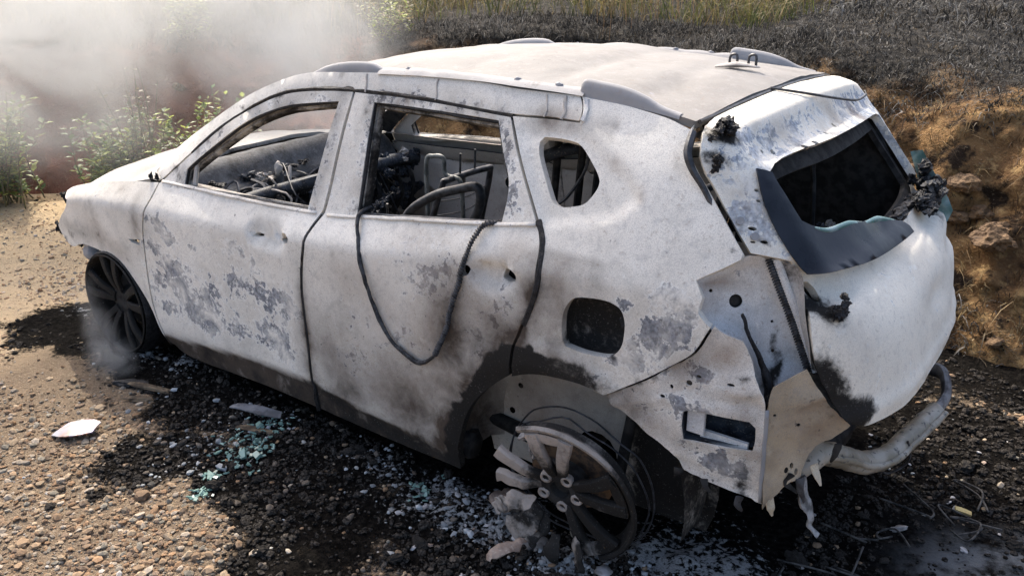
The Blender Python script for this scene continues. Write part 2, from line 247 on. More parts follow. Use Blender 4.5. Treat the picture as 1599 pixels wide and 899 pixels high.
 'rear_window': [(-0.953, 1.456), (-0.832, 1.459), (-0.64, 1.456), (-0.489, 1.453), (-0.349, 1.449), (-0.282, 1.34), (-0.231, 1.26), (-0.239, 1.138),
                 (-0.411, 1.106), (-0.654, 1.08), (-0.933, 1.057), (-0.932, 1.253)],
 'roof_side': [(-2.423, 1.034), (-2.188, 1.185), (-2.002, 1.288), (-1.813, 1.383), (-1.689, 1.443), (-1.554, 1.489), (-1.435, 1.524), (-1.322, 1.542),
               (-1.036, 1.558), (-0.751, 1.569), (-0.449, 1.562), (-0.314, 1.551), (-0.19, 1.55), (-0.064, 1.548), (-0.037, 1.511), (-0.037, 1.474),
               (-0.149, 1.477), (-0.302, 1.471), (-0.442, 1.477), (-0.591, 1.485), (-0.8, 1.492), (-0.913, 1.492), (-1.076, 1.489), (-1.158, 1.49),
               (-1.39, 1.47), (-1.534, 1.439), (-1.676, 1.383), (-1.886, 1.283), (-2.086, 1.141), (-2.28, 0.995)],
 'seal': [(0.205, 0.157), (0.225, 0.072), (0.249, -0.024), (0.269, -0.116), (0.284, -0.189)],
 'tail_edge': [(-0.668, 0.047), (-0.72, 0.149), (-0.73, 0.214), (-0.731, 0.285), (-0.735, 0.379), (-0.737, 0.475), (-0.737, 0.509), (-0.678, 0.534),
               (-0.671, 0.586), (-0.707, 0.699), (-0.724, 0.805), (-0.725, 0.879), (-0.691, 1.013), (-0.651, 1.062)],
 'tail_marks': [(-0.645, 0.089), (-0.709, 0.188), (-0.718, 0.427), (-0.719, 0.474), (-0.661, 0.62), (-0.666, 0.697), (-0.64, 0.691), (-0.315, 0.226),
                (-0.242, 0.227), (0.386, 0.167), (0.474, 0.16), (-0.133, 0.202), (0.013, 0.203)]}
# ---------------- helpers ----------------
random.seed(7); RNG = np.random.default_rng(7)
def _hash(i, j, k, seed):
    n = (i.astype(np.int64)*374761393 + j.astype(np.int64)*668265263 + k.astype(np.int64)*2147483647 + seed*974711) & 0xffffffff
    n = ((n ^ (n >> 13)) * 1274126177) & 0xffffffff
    n = ((n ^ (n >> 16)) * 2246822519) & 0xffffffff
    return ((n ^ (n >> 15)) & 0xffffff) / float(0xffffff)
def vnoise(p, seed=0):
    p = np.asarray(p, float); i = np.floor(p).astype(np.int64); f = p - i; f = f*f*(3-2*f)
    r = 0
    for a in (0, 1):
        for b in (0, 1):
            for c in (0, 1):
                w = (f[..., 0] if a else 1-f[..., 0])*(f[..., 1] if b else 1-f[..., 1])*(f[..., 2] if c else 1-f[..., 2])
                r = r + w*_hash(i[..., 0]+a, i[..., 1]+b, i[..., 2]+c, seed)
    return r
def fbm(p, scale=1., octs=4, seed=0, gain=.5):
    p = np.asarray(p, float)*scale; r = 0; a = 1; t = 0
    for o in range(octs):
        r = r + a*(vnoise(p, seed+o*17) - .5); t += a; a *= gain; p = p*2.03 + 11.3
    return r/t*2
def set_attr(me, name, arr):
    at_ = me.attributes.new(name, 'FLOAT_COLOR', 'POINT')
    a = np.zeros((len(me.vertices), 4), np.float32); arr = np.asarray(arr, np.float32); a[:, :arr.shape[1]] = arr
    at_.data.foreach_set('color', a.ravel())
def mesh_obj(name, V, Fc, mats, parent=None, smooth=True, attrs=None, mat_idx=None, sharp=None):
    me = bpy.data.meshes.new(name)
    me.from_pydata([tuple(v) for v in np.asarray(V, float).tolist()], [], [tuple(f) for f in (Fc.tolist() if isinstance(Fc, np.ndarray) else Fc)])
    for m in (mats if isinstance(mats, (list, tuple)) else [mats]): me.materials.append(m)
    if mat_idx is not None: me.polygons.foreach_set('material_index', np.asarray(mat_idx, np.int32))
    me.polygons.foreach_set('use_smooth', np.full(len(me.polygons), bool(smooth)))
    if sharp: me.set_sharp_from_angle(angle=math.radians(sharp))
    for k, a in (attrs or {}).items(): set_attr(me, k, a)
    me.update()
    o = bpy.data.objects.new(name, me); col.objects.link(o)
    if parent is not None: o.parent = parent
    return o
def tag(o, label=None, cat=None, group=None, kind=None):
    if label: o['label'] = label
    if cat: o['category'] = cat
    if group: o['group'] = group
    if kind: o['kind'] = kind
    return o
def empty(name, loc=(0, 0, 0)):
    o = bpy.data.objects.new(name, None); o.location = loc; col.objects.link(o); return o
def chaikin(P, it=2, corner=42):
    P = [np.array(p, float) for p in P]
    fl = None
    for _ in range(it):
        n = len(P); out = []; nf = []
        if fl is None:
            fl = []
            for i in range(n):
                a = P[i]-P[i-1]; b = P[(i+1) % n]-P[i]
                ang = abs(math.degrees(math.atan2(a[0]*b[1]-a[1]*b[0], a@b)))
                fl.append(ang > corner)
        for i in range(n):
            if fl[i]: out.append(P[i]); nf.append(True)
            else:
                out.append(.75*P[i]+.25*P[i-1]); nf.append(False)
                out.append(.75*P[i]+.25*P[(i+1) % n]); nf.append(False)
        P, fl = out, nf
    return np.array(P)
def area2(P):
    x, y = P[:, 0], P[:, 1]; return float(np.sum(x*np.roll(y, -1)-np.roll(x, -1)*y))/2
def inset(P, d):
    s = 1 if area2(P) > 0 else -1
    a = P-np.roll(P, 1, 0); b = np.roll(P, -1, 0)-P
    na = np.stack([-a[:, 1], a[:, 0]], 1)/(np.linalg.norm(a, axis=1, keepdims=True)+1e-9)
    nb = np.stack([-b[:, 1], b[:, 0]], 1)/(np.linalg.norm(b, axis=1, keepdims=True)+1e-9)
    n = na+nb; n /= (np.linalg.norm(n, axis=1, keepdims=True)+1e-6)
    return P+s*n*d
def inside(P, Q):
    Q = np.asarray(Q, float); x, y = Q[:, 0], Q[:, 1]; r = np.zeros(len(Q), bool)
    for (x0, y0), (x1, y1) in zip(P, np.roll(P, -1, 0)):
        c = ((y0 > y) != (y1 > y))
        if c.any():
            xi = (x1-x0)*(y-y0)/((y1-y0) if y1 != y0 else 1e-12)+x0
            r ^= c & (x < xi)
    return r
def seg_dist(P, Q, closed=True):
    Q = np.asarray(Q, float); d = np.full(len(Q), 1e9)
    N_ = len(P) if closed else len(P)-1
    for i in range(N_):
        a, b = P[i], P[(i+1) % len(P)]; ab = b-a; t = np.clip(((Q-a)@ab)/(ab@ab+1e-12), 0, 1)
        d = np.minimum(d, np.linalg.norm(Q-(a+t[:, None]*ab), axis=1))
    return d
def resample(P, h):
    out = []
    for a, b in zip(P, np.roll(P, -1, 0)):
        n = max(1, int(np.ceil(np.linalg.norm(b-a)/h)))
        for k in range(n): out.append(a+(b-a)*k/n)
    return np.array(out)
def triangulate(poly, holes, h):
    poly = resample(poly, h); holes = [resample(q, h*.7) for q in holes]
    pts = list(poly); edges = [(i, (i+1) % len(poly)) for i in range(len(poly))]
    for q in holes:
        o = len(pts); pts += list(q); edges += [(o+i, o+(i+1) % len(q)) for i in range(len(q))]
    lo, hi = poly.min(0), poly.max(0)
    gx = np.arange(lo[0], hi[0], h); gy = np.arange(lo[1], hi[1], h*.87)
    X, Y = np.meshgrid(gx, gy); X = X+(np.arange(len(gy)) % 2)[:, None]*h*.5
    Q = np.stack([X.ravel(), Y.ravel()], 1); Q = Q+RNG.uniform(-.08, .08, Q.shape)*h
    m = inside(poly, Q)
    Q = Q[m]
    if len(Q):
        m = seg_dist(poly, Q) > .45*h
        for q in holes: m &= ~inside(q, Q) & (seg_dist(q, Q) > .4*h)
        Q = Q[m]
    V = [Vector((float(a), float(b))) for a, b in list(pts)+list(Q)]
    v, e, f, *_ = delaunay_2d_cdt(V, edges, [], 0, 1e-6)
    v = np.array([(a.x, a.y) for a in v]); f = np.array([t for t in f if len(t) == 3], int)
    c = v[f].mean(1); k = inside(poly, c)
    for q in holes: k &= ~inside(q, c)
    f = f[k]
    a, b, cc = v[f[:, 0]], v[f[:, 1]], v[f[:, 2]]
    ar = (b[:, 0]-a[:, 0])*(cc[:, 1]-a[:, 1])-(b[:, 1]-a[:, 1])*(cc[:, 0]-a[:, 0])
    f = f[np.abs(ar) > 1e-9]; ar = ar[np.abs(ar) > 1e-9]
    f[ar < 0] = f[ar < 0][:, ::-1]
    return v, f
def surf_frame(S, u, v):
    e = 2e-3; P = S(u, v); N_ = np.cross(S(u+e, v)-P, S(u, v+e)-P)
    N_ /= (np.linalg.norm(N_, axis=1, keepdims=True)+1e-12)
    return P, N_
CAR_C = np.array([-1.2, 0, .7])
def panel(name, S, poly, mats, parent, holes=(), h=.03, gap=.004, depth=.02, inner=True, mirror=False, disp=None, mask=None, smooth=2, hsmooth=2, out=0., lip=True, imask=False, jag=0.):
    P = chaikin(poly, smooth) if smooth else np.array(poly, float)
    if jag:
        P = resample(P, .008); P3_ = np.column_stack([P, 0*P[:, 0]]); P = P+np.stack([fbm(P3_, 38, 3, 5), fbm(P3_, 38, 3, 6)], 1)*jag
    if gap: P = inset(P, gap)
    H = [chaikin(q, hsmooth) if hsmooth else np.array(q, float) for q in holes]
    v, f = triangulate(P, H, h)
    P3, N_ = surf_frame(S, v[:, 0], v[:, 1])
    used = np.unique(f)
    if np.mean(np.sum(N_[used]*(P3[used]-CAR_C), 1)) < 0: N_ = -N_; f = f[:, ::-1]
    d = np.full(len(v), out)
    if disp is not None: d = d+disp(v[:, 0], v[:, 1])
    P3 = P3+N_*d[:, None]
    nv = len(v); V = [P3]; Fs = f.tolist(); mi = [0]*len(Fs)
    M = mask(P3) if mask is not None else np.zeros((nv, 3))
    MM = [M]
    In = P3-N_*depth
    if lip:
        E = {}
        for t in Fs:
            for a, b in ((t[0], t[1]), (t[1], t[2]), (t[2], t[0])):
                if (b, a) in E: del E[(b, a)]
                else: E[(a, b)] = 1
        bv = sorted({i for e in E for i in e}); ix = {b: k for k, b in enumerate(bv)}
        o1 = nv; o2 = nv+len(bv)
        V += [P3[bv], In[bv]]; MM += [M[bv], np.clip(M[bv]+np.array([0, .25, .1, 0])[:M.shape[1]], 0, 1)]
        for a, b in E:
            Fs.append([o1+ix[b], o1+ix[a], o2+ix[a], o2+ix[b]]); mi.append(0)
        nv2 = o2+len(bv)
    else: nv2 = nv
    if inner:
        V.append(In); MM.append(M if imask else M*0)
        Fs += [[a+nv2, c+nv2, b+nv2] for a, b, c in f.tolist()]; mi += [len(mats)-1 if isinstance(mats, (list, tuple)) else 0]*len(f)
    V = np.concatenate(V); MM = np.concatenate(MM)
    if mirror:
        V = V*np.array([1, -1, 1]); Fs = [t[::-1] for t in Fs]
    # drop unused vertices
    use = np.zeros(len(V), bool)
    for t in Fs: use[t] = True
    rm = np.cumsum(use)-1
    Fs = [[int(rm[i]) for i in t] for t in Fs]
    return mesh_obj(name, V[use], Fs, mats, parent, True, {'M': MM[use]}, mi)
def catmull(P, n=8, closed=False):
    P = np.array(P, float); out = []
    m = len(P)
    for i in range(m if closed else m-1):
        g = lambda k: P[k % m] if closed else P[min(max(k, 0), m-1)]
        p0, p1, p2, p3 = g(i-1), g(i), g(i+1), g(i+2)
        for k in range(n):
            t = k/n
            out.append(.5*((2*p1)+(-p0+p2)*t+(2*p0-5*p1+4*p2-p3)*t*t+(-p0+3*p1-3*p2+p3)*t**3))
    if not closed: out.append(P[-1])
    return np.array(out)
def tube_geo(path, r, sides=8, squash=1., closed=False, up=(0, 0, 1)):
    P = np.array(path, float); n = len(P)
    r = np.broadcast_to(np.asarray(r, float), (n,))
    if closed: T = np.roll(P, -1, 0)-np.roll(P, 1, 0)
    else: T = np.gradient(P, axis=0)
    T /= np.linalg.norm(T, axis=1, keepdims=True)+1e-12
    a = np.array(up, float); A = np.zeros((n, 3)); cur = a
    for i in range(n):
        c = cur-T[i]*(cur@T[i])
        if np.linalg.norm(c) < 1e-4: c = np.cross(T[i], (1, .3, .2))
        cur = c/np.linalg.norm(c); A[i] = cur
    B = np.cross(T, A)
    th = np.arange(sides)/sides*2*math.pi
    V = P[:, None]+r[:, None, None]*(np.cos(th)[None, :, None]*A[:, None]*squash+np.sin(th)[None, :, None]*B[:, None])
    Fs = []
    for i in range(n if closed else n-1):
        j = (i+1) % n
        for k in range(sides):
            l = (k+1) % sides
            Fs.append([i*sides+k, i*sides+l, j*sides+l, j*sides+k])
    V = V.reshape(-1, 3)
    if not closed: Fs += [list(range(sides))[::-1], [(n-1)*sides+k for k in range(sides)]]
    return V, Fs
def tube(name, path, r, mat, parent=None, sides=8, smooth_n=6, squash=1., closed=False, up=(0, 0, 1), rough=0.):
    P = catmull(path, smooth_n, closed) if smooth_n else np.array(path, float)
    if np.ndim(r) and len(r) == len(path) and smooth_n: r = np.interp(np.linspace(0, 1, len(P)), np.linspace(0, 1, len(r)), r)
    V, Fs = tube_geo(P, r, sides, squash, closed, up)
    if rough: V = V+np.stack([fbm(V, 40, 2, s) for s in (1, 2, 3)], 1)*rough
    return mesh_obj(name, V, Fs, mat, parent, True, {'M': np.zeros((len(V), 3))}, sharp=50)
def merge(*gs):
    V = []; Fs = []; o = 0
    for v, f in gs:
        V.append(np.asarray(v, float)); Fs += [[i+o for i in t] for t in f]; o += len(v)
    return np.concatenate(V), Fs
def box_geo(c, s, rot=None):
    V = np.array([(x, y, z) for x in (-.5, .5) for y in (-.5, .5) for z in (-.5, .5)])*np.array(s)
    if rot is not None: V = V@np.array(rot.to_3x3()).T
    V = V+np.array(c)
    return V, [[0, 1, 3, 2], [4, 6, 7, 5], [0, 4, 5, 1], [2, 3, 7, 6], [0, 2, 6, 4], [1, 5, 7, 3]]
def ico(sub=1):
    import bmesh
    bm = bmesh.new(); bmesh.ops.create_icosphere(bm, subdivisions=sub, radius=1)
    V = np.array([v.co[:] for v in bm.verts]); Fs = [[v.index for v in f.verts] for f in bm.faces]; bm.free()
    return V, Fs
ICO1, ICO2, ICO3, ICO4 = ico(1), ico(2), ico(3), ico(4)
def lump_geo(c, s, seed=0, base=None, amp=.5, sc=1.6, octs=4):
    V, Fs = base or ICO3
    d = 1+amp*fbm(V+seed*3.7, sc, octs, seed, .6)
    return V*d[:, None]*np.array(s)+np.array(c), Fs
def lump(name, c, s, mat, parent=None, seed=0, base=None, amp=.5, sc=1.6, smooth=True, octs=4):
    V, Fs = lump_geo(c, s, seed, base, amp, sc, octs)
    return mesh_obj(name, V, Fs, mat, parent, smooth, {'M': np.zeros((len(V), 3))})
def grid_faces(n, m):
    i, j = np.meshgrid(np.arange(n-1), np.arange(m-1), indexing='ij'); a = (i*m+j).ravel()
    return np.stack([a, a+m, a+m+1, a+1], 1)
# ---------------- node materials ----------------
class NT:
    def __init__(self, name):
        self.mat = bpy.data.materials.new(name); self.mat.use_nodes = True
        self.t = self.mat.node_tree; self.b = self.t.nodes['Principled BSDF']; self.o = self.t.nodes['Material Output']
        self.co = self.n('ShaderNodeTexCoord').outputs['Object']
    def n(self, ty, ins=None, **props):
        nd = self.t.nodes.new(ty)
        for k, v in props.items(): setattr(nd, k, v)
        for k, v in (ins or {}).items(): self.set(nd.inputs[k], v)
        return nd
    def set(self, s, v):
        if isinstance(v, bpy.types.NodeSocket): self.t.links.new(v, s)
        elif isinstance(v, (tuple, list)) and len(v) == 3 and s.type == 'RGBA': s.default_value = (*v, 1)
        else: s.default_value = v
    def noise(self, scale, detail=4, rough=.55, vec=None, dist=0.):
        return self.n('ShaderNodeTexNoise', {'Vector': vec or self.co, 'Scale': scale, 'Detail': detail, 'Roughness': rough, 'Distortion': dist}).outputs['Fac']
    def m(self, op, a, b=None, c=None, clamp=False):
        nd = self.n('ShaderNodeMath', operation=op, use_clamp=clamp); self.set(nd.inputs[0], a)
        if b is not None: self.set(nd.inputs[1], b)
        if c is not None: self.set(nd.inputs[2], c)
        return nd.outputs[0]
    def rng(self, v, a, b, c=0., d=1., smooth=True):
        nd = self.n('ShaderNodeMapRange', {'Value': v, 'From Min': a, 'From Max': b, 'To Min': c, 'To Max': d})
        if smooth: nd.interpolation_type = 'SMOOTHSTEP'
        return nd.outputs[0]
    def mix(self, f, a, b):
        nd = self.n('ShaderNodeMix', data_type='RGBA'); self.set(nd.inputs[0], f); self.set(nd.inputs[6], a); self.set(nd.inputs[7], b)
        return nd.outputs[2]
    def attr(self, name):
        return self.n('ShaderNodeAttribute', attribute_name=name)
    def sep(self, c):
        return self.n('ShaderNodeSeparateColor', {'Color': c}).outputs
    def bump(self, h, strength=.4, dist=.004):
        nd = self.n('ShaderNodeBump', {'Height': h, 'Strength': strength, 'Distance': dist}); self.t.links.new(nd.outputs[0], self.b.inputs['Normal'])
    def out(self, color, rough=.8, metal=0., spec=.3):
        self.set(self.b.inputs['Base Color'], color); self.set(self.b.inputs['Roughness'], rough)
        self.set(self.b.inputs['Metallic'], metal); self.set(self.b.inputs['Specular IOR Level'], spec)
        return self.mat
def burnt_paint(name, ash=(.60, .585, .565), ash2=(.47, .46, .455), grey=(.17, .178, .195), soot0=0., rust0=0., peel0=0., specks=.5):
    t = NT(name); AT = t.attr('M'); M = t.sep(AT.outputs['Color']); M3 = AT.outputs['Alpha']
    nA = t.noise(2.6, 4); nB = t.noise(13, 9, .68, dist=.4); nC = t.noise(75, 5, .6); nG = t.noise(34, 7, .7); nD = t.noise(330, 3, .6)
    pk = t.m('ADD', t.m('ADD', M[0], peel0), t.m('MULTIPLY_ADD', nB, 1.5, -.75)); pk = t.m('ADD', pk, t.m('MULTIPLY_ADD', nG, 1.7, -.85))
    peel = t.rng(pk, .44, .52)
    base = t.mix(t.rng(nA, .35, .68), ash, ash2)
    base = t.mix(t.m('MULTIPLY', t.rng(nD, .46, .60), specks*.75), base, (.27, .26, .25))
    nE = t.noise(26, 6, .7); base = t.mix(t.m('MULTIPLY', t.rng(nE, .52, .66), .30*min(1, specks*2)), base, (.33, .325, .325))
    base = t.mix(t.m('MULTIPLY', t.rng(nC, .6, .72), .35), base, (.30, .285, .27))
    nF = t.noise(4.5, 9, .72, dist=.6); base = t.mix(t.m('MULTIPLY', t.rng(nF, .48, .72), .55*min(1, specks*2)), base, tuple(.58*q for q in ash2))
    gcol = t.mix(t.rng(nC, .35, .65), tuple(.75*g for g in grey), tuple(1.6*g for g in grey)); gcol = t.mix(t.rng(nF, .3, .6), tuple(1.25*g for g in ash2), gcol)
    base = t.mix(t.m('MULTIPLY', t.rng(pk, .30, .43), .45), base, tuple(min(.85, 1.2*g) for g in ash))
    c = t.mix(peel, base, gcol)
    c = t.mix(t.m('MULTIPLY', t.rng(t.noise(58, 4, .6), .60, .68), .5*specks), c, (.20, .115, .06))
    rf = t.m('MULTIPLY', t.m('ADD', M[2], rust0), t.m('MULTIPLY_ADD', nB, 1.3, .25), clamp=True)
    c = t.mix(t.m('MULTIPLY', rf, .85), c, t.mix(nC, (.17, .12, .085), (.27, .20, .145)))
    c = t.mix(t.m('MULTIPLY', M3, t.m('MULTIPLY_ADD', nB, 1.5, .35), clamp=True), c, t.mix(nC, (.032, .024, .019), (.095, .072, .055)))
    sf = t.m('ADD', t.m('ADD', M[1], soot0), t.m('MULTIPLY_ADD', nB, 1.0, -.5)); sf = t.m('ADD', sf, t.m('MULTIPLY_ADD', nC, .45, -.22))
    c = t.mix(t.rng(sf, .26, .72), c, t.mix(nD, (.004, .0038, .0036), (.022, .020, .018)))
    c = t.mix(t.m('MULTIPLY', t.rng(t.noise(150, 4, .65), .60, .70), t.m('MULTIPLY', t.rng(sf, .45, .8), t.rng(nB, .42, .62, .05, .55))), c, (.34, .32, .30))
    bl = t.m('MULTIPLY', t.rng(t.noise(42, 3, .5), .70, .735), t.rng(nA, .42, .55))
    c = t.mix(t.m('MULTIPLY', bl, .7*min(1, specks*1.6)), c, (.04, .04, .045))
    hgt = t.m('ADD', t.m('MULTIPLY', nC, .55), t.m('MULTIPLY', nD, .35)); hgt = t.m('SUBTRACT', hgt, t.m('MULTIPLY', peel, .35))
    t.bump(hgt, .35, .0035)
    return t.out(c, .78, 0, .25)
def two_tone(name, a, b, scale=20, lo=.4, hi=.6, rough=.8, metal=0., spec=.3, bump=.4, bd=.004, detail=6, c3=None):
    t = NT(name); n1 = t.noise(scale, detail, .6); n2 = t.noise(scale*6, 4)
    c = t.mix(t.rng(n1, lo, hi), a, b)
    if c3: c = t.mix(t.rng(n2, .58, .68), c, c3)
    t.bump(t.m('ADD', n1, t.m('MULTIPLY', n2, .5)), bump, bd)
    return t.out(c, rough, metal, spec)
# ---------------- materials of the car ----------------
PAINT = burnt_paint('burnt_white_paint', ash=(.79, .755, .68), ash2=(.68, .645, .575))
ROOFM = burnt_paint('sun_dimmed_roof', ash=(.20, .199, .194), ash2=(.165, .164, .16), specks=.4)  # base colour darkened to tone down the sunlight on the roof
HOODM = burnt_paint('ash_cream_hood', ash=(.42, .41, .37), ash2=(.34, .33, .30), specks=.35)
INNER = burnt_paint('scorched_inner_steel', ash=(.52, .48, .43), ash2=(.40, .37, .33), rust0=.12, soot0=.06, specks=.6)
DARK = two_tone('soot_black', (.007, .007, .0075), (.028, .027, .026), 22, rough=.85)
DARKB = two_tone('charred_blue_black', (.008, .010, .014), (.034, .042, .055), 18, rough=.6, c3=(.14, .13, .12))
CHAR = two_tone('melted_plastic_char', (.004, .004, .0045), (.018, .018, .02), 40, rough=.55, bump=.8, bd=.01, c3=(.05, .05, .055))
FRAMEB = two_tone('scorched_tube', (.009, .010, .013), (.045, .048, .055), 30, rough=.5, spec=.5)
LOWM = burnt_paint('scorched_bumper_carrier', ash=(.76, .73, .67), ash2=(.66, .62, .56), rust0=.04, soot0=.05, peel0=.10, specks=.7)
CREAM = burnt_paint('scorched_cream_steel', ash=(.60, .51, .37), ash2=(.46, .36, .22), rust0=.20, soot0=.05, specks=.7)
POCK = burnt_paint('pale_blue_white_steel', ash=(.68, .655, .61), ash2=(.55, .57, .59), rust0=.03, soot0=.03, specks=.6)
WHM = burnt_paint('scorched_wheelhouse', ash=(.66, .62, .55), ash2=(.52, .48, .41), rust0=.06, soot0=-.05, specks=.5)
RAILM = burnt_paint('dull_grey_rail', ash=(.31, .31, .315), ash2=(.22, .225, .235), specks=.3)
ALLOY = burnt_paint('burnt_alloy', ash=(.34, .30, .265), ash2=(.22, .20, .18), soot0=.50, specks=.7)
ALLOYP = burnt_paint('pale_burnt_alloy', ash=(.42, .365, .32), ash2=(.30, .26, .23), soot0=.14, specks=.7)
GLASSD = NT('smoked_rear_glass'); _n = GLASSD.noise(5, 5); _m = GLASSD.noise(2.2, 3)
_c = GLASSD.mix(GLASSD.rng(_n, .35, .7), (.004, .005, .008), (.016, .020, .03)); _c = GLASSD.mix(GLASSD.rng(_m, .6, .75, 0, .5), _c, (.06, .05, .045))
GLASSD.bump(GLASSD.noise(9, 3), .25, .01); GLASSD.out(_c, GLASSD.rng(_n, .3, .7, .15, .5), 0, .25)
GLASSG = NT('sagged_green_glass'); _n = GLASSG.noise(14, 5)
GLASSG.out(GLASSG.mix(GLASSG.rng(_n, .35, .65), (.07, .16, .15), (.22, .30, .30)), .2, 0, .5)
GLASSG = GLASSG.mat; GLASSD = GLASSD.mat
BRICKRED = None

car = tag(empty('burnt_car'), 'burnt out ash white wagon car resting on its rims on charred ground', 'car')
BL = np.array(D['BLOBS'])
def side_mask(P):
    M = np.zeros((len(P), 3)); x, z = P[:, 0], P[:, 2]; keep = np.ones((len(P), 3))
    w = np.stack([fbm(P, 9, 3, 5), fbm(P, 9, 3, 6)], 1)*.05
    for ch, bx, bz, rx, rz, a in BL:
        g = np.exp(-.9*(((x+w[:, 0]-bx)/rx)**2+((z+w[:, 1]-bz)/rz)**2))
        keep[:, int(ch)] *= 1-a*g
    M = 1-keep
    q = P[:, [0, 2]]
    d = seg_dist(ARCH, q+w*.35, closed=False)
    band = 1.25*sst(.070, .063, d)*sst(.35, .10, x)*(1-.50*sst(-.10, .05, x))
    M[:, 1] = np.maximum(M[:, 1], band)
    cl = np.interp(x, CLAD[:, 0], CLAD[:, 1]); s_ = sst(.015, -.01, z-cl)*((x > -2.35) & (x < -.38))
    M[:, 1] = np.maximum(M[:, 1], s_*(.36+.25*sst(-1.6, -.6, x)+.5*fbm(P, 5, 3, 15))); M[:, 2] = np.maximum(M[:, 2], s_*.45); M[:, 0] = np.maximum(M[:, 0], s_*.35)
    # scorch beside the door gaps, soft and brown
    nn = 1.25+.9*fbm(P, 6, 3, 17)
    sm = .75*np.exp(-seg_dist(CG, q, False)/.035)*sst(1.15, .9, z)+.65*np.exp(-seg_dist(BG, q, False)/.022)*sst(1.0, .6, z)
    sm += .55*np.exp(-np.maximum(d-.07, 0)/.05)*(x < .0)*sst(.85, .6, z)+.5*np.exp(-np.maximum(d-.05, 0)/.05)*(x >= .0)*sst(.30, .1, x)
    g2 = lambda a, b, r1, r2: np.exp(-(((x-a)/r1)**2+((z-b)/r2)**2))
    sm += .58*g2(-.43, .68, .10, .18)+.5*g2(-.22, .74, .12, .15)+.42*g2(-.62, .36, .24, .16)+.26*g2(-.42, .87, .08, .13)+.2*g2(-1.05, .5, .12, .2)+.16*g2(-.8, .62, .2, .2)+.25*g2(.03, .86, .08, .10)+.35*g2(-.04, .96, .10, .05)
    sm += .75*s_+.35*sst(.30, .14, z)*((x > -2.4) & (x < -.4))+.5*g2(-.17, 1.47, .05, .03)+.30*g2(-2.42, .78, .03, .12)+.3*g2(-1.0, .30, .12, .1)+.25*g2(-3.05, .62, .25, .05)
    sm += .35*sst(.07, .0, np.abs(z-np.interp(x, [-1.6, -1.1, -.6, -.3], [1.42, 1.485, 1.485, 1.47])))*sst(-1.5, -.5, x)*(x < .1)*np.clip(.5+1.2*fbm(P, 5, 3, 27), 0, 1)
    sm += .30*np.clip(fbm(P, 2.6, 4, 28)-.05, 0, 1)*1.6*(z < 1.1)
    # mottled window frames
    for nm in ('front_window', 'rear_window'):
        dw = seg_dist(np.array(D[nm]), q); fr = sst(.075, .03, dw)*(z > ZB(x)+.01); sm += .45*fr*np.clip(.35+1.3*fbm(P, 7, 3, 31), 0, 1)
        side_w = (.75+.25*sst(-.5, -.3, x)) if nm == 'rear_window' else .62
        M[:, 0] = np.maximum(M[:, 0], fr*.50*side_w); M[:, 1] = np.maximum(M[:, 1], fr*.30*side_w)
    M = np.column_stack([M, np.clip(sm*nn, 0, 1)])
    return np.clip(M, 0, 1)
CG = np.array([p for p in D['rear_door'] if p[0] > -.22 and p[1] > .68]); CG = CG[np.argsort(CG[:, 1])]
BG = np.array([p for p in D['rear_door'] if -1.32 < p[0] < -1.1 and p[1] < 1.05]); BG = BG[np.argsort(BG[:, 1])]
ARCH = np.array([p for p in D['rear_door'] if p[1] < .72 and p[0] > -.45 and p[0] < -.15][::-1]); ARCH = ARCH[np.argsort(ARCH[:, 1])] if len(ARCH) > 1 else ARCH
ARCH = np.concatenate([ARCH, np.array([(-.14, .70), (-.05, .705), (.05, .70), (.13, .69), (.21, .67)])])
CLAD = np.array(D['cladding'])
QREC = np.array(D['quarter_recess']); CLAD = np.array(D['cladding'])
def side_disp(x, z):
    q = np.stack([x, z], 1); d = np.zeros(len(x))
    for nm, dep in (('pk1', .034), ('pk2', .038)):
        c, a, b = [np.array(p) for p in D[nm]]
        rx = abs(b[0]-a[0])/2; r = np.sqrt(((x-c[0])/rx)**2+((z-c[1])/(.052))**2)
        d -= dep*(1-sst(.60, 1.0, r))
    m = inside(QREC, q)
    if m.any(): d[m] -= .012*sst(0, .018, seg_dist(QREC, q[m]))
    cl = np.interp(x, CLAD[:, 0], CLAD[:, 1])
    d -= .012*sst(.012, -.012, z-cl)*((x > -2.3) & (x < -.4))
    # raised lip round the rear wheel arch
    r = np.hypot(x+.02, (z-.30))
    d += .012*sst(.50, .47, r)*sst(.36, .40, r)*(z > .25)
    d += .0032*fbm(np.stack([x, 0*x, z], 1), 4.0, 2, 3)+.0010*fbm(np.stack([x, 0*x, z], 1), 14, 3, 9)
    return d
F_DOOR, R_DOOR = D['front_door'], D['rear_door']
def win_groove(name, poly, door, mirror):
    # pressed channel running round the window opening, set back from the door skin
    P = chaikin(poly, 1); Q = inset(P, .013); Po = inset(P, -.002)
    panel('window_channel', S_side, Po, [PAINT, INNER], door, holes=[Q], h=.05, gap=0, depth=.03, smooth=0, hsmooth=0, out=-.028, mirror=mirror,
          mask=lambda p: np.clip(side_mask(p)+np.array([.1, .26, .30, .25])+fbm(p, 14, 2, 4)[:, None]*np.array([.1, .3, .2, .2]), 0, 1))
def seal_line(poly, parent, mirror, r, ins=0., dep=.006, closed=True):
    P = chaikin(poly, 1) if closed else catmull(poly, 3)
    if closed: P = inset(P, ins)
    P3, N_ = surf_frame(S_side, P[:, 0], P[:, 1]); N_ = N_*np.where(N_[:, 1:2] > 0, -1, 1); P3 = P3-N_*dep
    if mirror: P3 = P3*np.array([1, -1, 1])
    tube('window_seal', P3, r, CHAR, parent, 6, 0, closed=closed, rough=.004)
def circ(cx, cy, r, n=12, ry=None):
    a = np.arange(n)/n*2*math.pi; return np.stack([cx+r*np.cos(a), cy+(ry or r)*np.sin(a)], 1)
